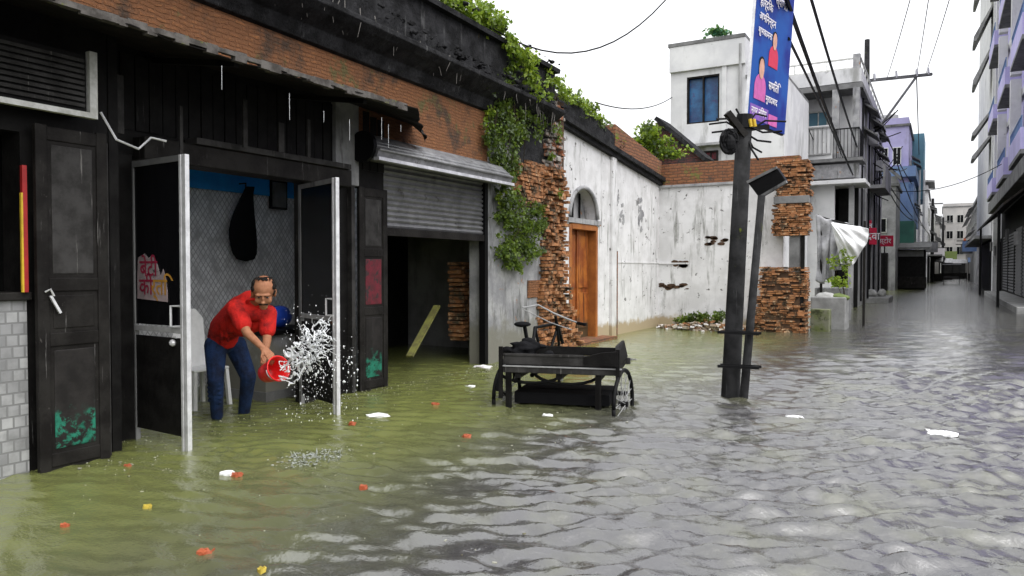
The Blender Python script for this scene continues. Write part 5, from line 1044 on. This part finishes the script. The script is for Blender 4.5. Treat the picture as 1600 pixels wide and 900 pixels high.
for kk, (mt, n_, sz) in enumerate((('rubble_mat', 150, .1), ('brick_loose', 80, .09), ('sign_white', 60, .06))):
    m_ = MB()
    for i in range(n_):
        x = random.uniform(-6.2, -3.9); hh = .28*max(0, 1-abs(x+4.8)/1.3)+.05; y = 18.55-random.random()*(.35+hh*1.4); z = random.uniform(-.08, hh*(1-(18.6-y)*.6)); s_ = sz*random.uniform(.4, 1.2)
        o_ = Vector((x, y, z)); r3 = Matrix.Rotation(random.uniform(0, 3), 3, 'Z') @ Matrix.Rotation(random.uniform(-.5, .5), 3, 'X'); m_.obox(o_, r3 @ Vector((s_*1.6, 0, 0)), r3 @ Vector((0, s_, 0)), r3 @ Vector((0, 0, s_*.5)))
    o = part(('broken_plaster', 'broken_bricks', 'paper_scraps')[kk], m_, mt, rp); o['kind'] = 'stuff'

# ================================================================== PLANTS
def plant(name, label, cat, base, clumps, mat, size, st=None, group=None, droop=0, stemr=.01, second=None, n2=.35):
    t = thing(name, label, cat, base, group); part('leaves', leaves(MB(), clumps, size, droop=droop), mat, t)
    if second: part('leaves', leaves(MB(), [(c, r, int(n*n2)) for c, r, n in clumps], size, droop=droop), second, t)
    part('stem', stems(MB(), base, st or [c for c, r, n in clumps], stemr), 'stem', t); return t
vg = 'weeds and creepers growing on the old masonry'
PX = FX+.1
def cx(px, py, r, n, x=PX): return (atX(px, py, x), r, n)
plant('parapet_bush', 'bright green bush on the parapet nearest the top edge of the picture', 'bush', atX(742, 62, PX), [cx(700, -2, (.2, .3, .14), 240), cx(725, 14, (.2, .28, .2), 330), cx(752, 26, (.2, .3, .22), 420), cx(775, 42, (.2, .25, .18), 260), cx(765, 14, (.15, .2, .12), 110)], 'leaf_bright', .085, group=vg, second='leaf_mid')
plant('parapet_creeper', 'yellow-green creeper spilling over the end of the parapet coping', 'creeper', atX(815, 84, PX), [cx(797, 66, (.15, .25, .14), 200, PX+.2), cx(815, 90, (.15, .25, .2), 260, PX+.2), cx(828, 112, (.15, .25, .25), 260, PX+.25), cx(838, 140, (.12, .2, .2), 120, PX+.25)], 'leaf_bright', .08, group=vg, droop=.8)
plant('wall_weed', 'bright weeds on top of the toothed brick pillar', 'weed', atX(868, 158, PX), [cx(856, 128, (.2, .3, .16), 200), cx(876, 142, (.2, .3, .16), 200), cx(845, 150, (.15, .2, .12), 100)], 'leaf_bright', .08, group=vg, second='leaf_dark')
plant('wall_weed', 'green weeds along the white wall cornice left of the brick parapet', 'weed', atX(905, 182, WX), [cx(893, 156, (.2, .35, .15), 220, WX), cx(915, 172, (.2, .4, .16), 260, WX), cx(935, 190, (.2, .4, .12), 150, WX), cx(880, 150, (.1, .2, .1), 60, WX)], 'leaf_bright', .08, group=vg, second='leaf_dark', n2=.8)
plant('wall_weed', 'small weeds at the near end of the brick parapet', 'weed', atX(965, 228, WX), [cx(962, 214, (.1, .4, .14), 110, WX), cx(974, 225, (.1, .3, .1), 70, WX)], 'leaf_bright', .08, group=vg)
plant('roof_shrub', 'rounded green shrub behind the brick parapet left of the shed gable', 'shrub', atY(1010, 262, 21.), [(atY(1000, 218, 21.), (.4, .35, .22), 280), (atY(1015, 208, 21.), (.4, .35, .26), 320), (atY(1028, 224, 21.), (.4, .35, .3), 260), (atY(1008, 236, 21.), (.5, .35, .25), 260), (atY(1050, 240, 21.), (.5, .3, .15), 160)], 'leaf_bright', .12, group=vg, second='leaf_dark', n2=.7)
plant('roof_plant', 'small blue-green plant on the roof of the blue-window house', 'plant', atY(1120, 66, 26), [(atY(1114, 50, 26), (.3, .2, .14), 120), (atY(1128, 52, 26), (.3, .2, .14), 120)], 'leaf_blue', .16, group=vg)
plant('hanging_ivy', 'dark ivy hanging between the orange brick band and the cement panel', 'ivy', atX(800, 130, PX+.1), [cx(*q, PX+.08) for q in ((820, 165, (.1, .3, .3), 260), (815, 205, (.1, .3, .28), 260), (838, 185, (.1, .25, .25), 180), (802, 305, (.1, .25, .18), 220), (790, 325, (.1, .25, .18), 220), (835, 325, (.08, .25, .16), 160), (795, 120, (.1, .25, .3), 240), (785, 160, (.1, .3, .3), 420), (795, 200, (.12, .3, .3), 460), (780, 235, (.1, .22, .25), 340), (800, 255, (.1, .2, .25), 260), (788, 285, (.1, .15, .2), 160), (768, 205, (.08, .12, .25), 150))], 'leaf_dark', .065, group=vg, droop=1.2, second='leaf_mid', n2=.35)
plant('hanging_ivy', 'bright leafy ivy strands low on the left of the dark ivy', 'ivy', atX(770, 165, PX), [cx(*q, PX) for q in ((765, 180, (.06, .1, .2), 90), (762, 215, (.06, .1, .2), 100), (775, 255, (.06, .1, .2), 100), (780, 300, (.05, .1, .2), 80), (812, 175, (.06, .15, .15), 80), (790, 150, (.1, .2, .1), 70))], 'leaf_bright', .065, group=vg, droop=1.2)
plant('wall_ivy', 'dense green ivy clump on the grey plaster bay above the cart', 'ivy', atX(815, 290, PX), [cx(*q, PX+.03) for q in ((800, 345, (.1, .4, .16), 420), (828, 352, (.1, .45, .18), 420), (810, 375, (.12, .45, .16), 460), (795, 395, (.14, .35, .16), 460), (830, 392, (.1, .35, .14), 280), (805, 415, (.1, .25, .1), 200), (850, 350, (.05, .15, .2), 120))], 'leaf_mid', .06, group=vg, droop=.5, second='leaf_dark', n2=.7)
plant('pillar_creeper', 'sparse creeper threading down the whitened top of the pillar', 'creeper', atX(850, 165, PX), [cx(*q, PX+.08) for q in ((850, 190, (.05, .2, .25), 70), (872, 200, (.05, .2, .3), 70), (862, 240, (.05, .15, .2), 40), (873, 300, (.04, .1, .2), 30))], 'leaf_mid', .07, group=vg, droop=.8)
plant('rubble_weeds', 'dark green weeds on the rubble heap by the end wall', 'weed', (-5.1, 18.4, .1), [((-5.5, 18.35, .2), (.3, .2, .12), 220), ((-5.1, 18.3, .3), (.3, .2, .12), 200), ((-4.6, 18.25, .34), (.3, .2, .12), 160)], 'leaf_dark', .09, group=vg, second='leaf_mid')
plant('stall_plant', 'yellow-green potted plants under the tarpaulin edge', 'plant', atY(1318, 470, 21), [(atY(1310, 440, 21), (.3, .2, .25), 130), (atY(1322, 410, 21), (.2, .2, .3), 110), (atY(1302, 412, 21), (.2, .2, .2), 70)], 'leaf_bright', .1, group=vg)
# ================================================================== LITTER
sc_ = MB(); sr = random.Random(11)
for i in range(900):
    if sr.random() < .6: y = sr.uniform(3.2, 12.5); x = FX+.05+abs(sr.gauss(0, .35))+(.45 if y < 3.8 else 0)
    else: y = sr.uniform(2.6, 15); x = sr.uniform(-5.8, -2.2)-.1*(y-6)
    s_ = .003+.011*sr.random()**3; a = sr.uniform(0, 3.1); sc_.obox((x, y, .002), (s_*2*math.cos(a), s_*2*math.sin(a), 0), (-s_*math.sin(a), s_*math.cos(a), 0), (0, 0, .006))
o = struct('floating_scum', sc_, surf('scum', (.12, .11, .06), (.4, .4, .34), 5, .7)); o['kind'] = 'stuff'
lg_ = 'litter floating on the flood water'
def crumple(p, s, h, n=26, flat_=.5):
    m_ = MB(); k = 12; vs = []; fs = []
    for j in range(5):
        for i in range(k):
            a = 2*math.pi*i/k; r = s*(1, .92, .66, .34, .02)[j]*random.uniform(.75, 1.25); vs.append((p.x+r*math.cos(a), p.y+r*math.sin(a)*.8, (-.01, .012, h*.6, h*.9, h)[j]+random.uniform(-.006, .008)))
    for j in range(4):
        for i in range(k): fs.append((j*k+i, j*k+(i+1) % k, (j+1)*k+(i+1) % k, (j+1)*k+i))
    return m_.add(vs, fs)
for px, py, s, m_, nm, lab, cat in (
  (735, 604, .085, 'plastic_white', 'floating_bag', 'white and blue plastic bag floating left of the cart', 'bag'), (590, 650, .14, 'plastic_white', 'floating_bag', 'white plastic bag floating right of the aluminium door stile', 'bag'),
  (855, 650, .075, 'plastic_white', 'floating_box', 'small white packet floating in front of the cart', 'packet'), (1242, 652, .09, 'plastic_white', 'floating_bag', 'white bag floating alone right of the utility pole', 'bag'),
  (1470, 677, .16, 'plastic_white', 'floating_sheet', 'flat white plastic sheet floating far right in the street', 'plastic sheet'), (756, 573, .16, 'sign_white', 'floating_sheet', 'thin white strip floating by the store opening', 'plastic sheet'),
  (355, 740, .07, 'plastic_white', 'floating_wrapper', 'white wrapper beside the orange one before the left door', 'wrapper'), (370, 742, .07, 'litter_orange', 'floating_wrapper', 'orange wrapper touching a white one before the left door', 'wrapper'),
  (550, 662, .06, 'litter_orange', 'floating_wrapper', 'orange scrap between the right door stile and the white bag', 'wrapper'), (680, 632, .07, 'litter_orange', 'floating_wrapper', 'reddish scrap floating between the wooden leaf and the cart', 'wrapper'),
  (729, 681, .06, 'litter_orange', 'floating_wrapper', 'reddish scrap floating below the left end of the cart', 'wrapper'), (322, 863, .07, 'litter_orange', 'floating_wrapper', 'red scrap floating at the bottom of the picture', 'wrapper'),
  (409, 891, .035, 'litter_yellow', 'floating_leaf', 'yellow leaf floating at the bottom edge', 'leaf'), (230, 793, .045, 'litter_yellow', 'floating_wrapper', 'yellow and orange wrapper floating below the left wooden door', 'wrapper'),
  (568, 762, .045, 'litter_orange', 'floating_wrapper', 'faint orange scrap right of the foam ring', 'wrapper'), (102, 822, .04, 'litter_orange', 'floating_wrapper', 'orange scrap floating nearest the bottom left corner', 'wrapper'),
  (200, 729, .045, 'litter_orange', 'floating_wrapper', 'orange scrap floating at the foot of the left glass door', 'wrapper'), (985, 562, .12, 'dark_slab', 'floating_branch', 'dark debris floating just behind the cart tail', 'debris')):
    p = atZ(px, py); fl = .35 if nm in ('floating_sheet', 'floating_branch') else .6
    mono(nm, crumple(p, s*(.7 if 'litter' in m_ else .9), s*.3*fl), m_, lab, cat, lg_)
# water running off the torn awning
dg = 'threads of rain water falling from the awning edge'
for i in range(7):
    y = random.uniform(3.3, 7.4); x = -5.03-max(0, (y-6.6)/1.5)*.9; z = 3.2-random.uniform(.05, .3)
    mono('water_drip', MB().tube([(x, y, z), (x, y, z-random.uniform(.06, .25))], [.0022, .0015], 5), wm_, 'thin thread of rain water falling from the rusty awning edge', 'drip', dg)
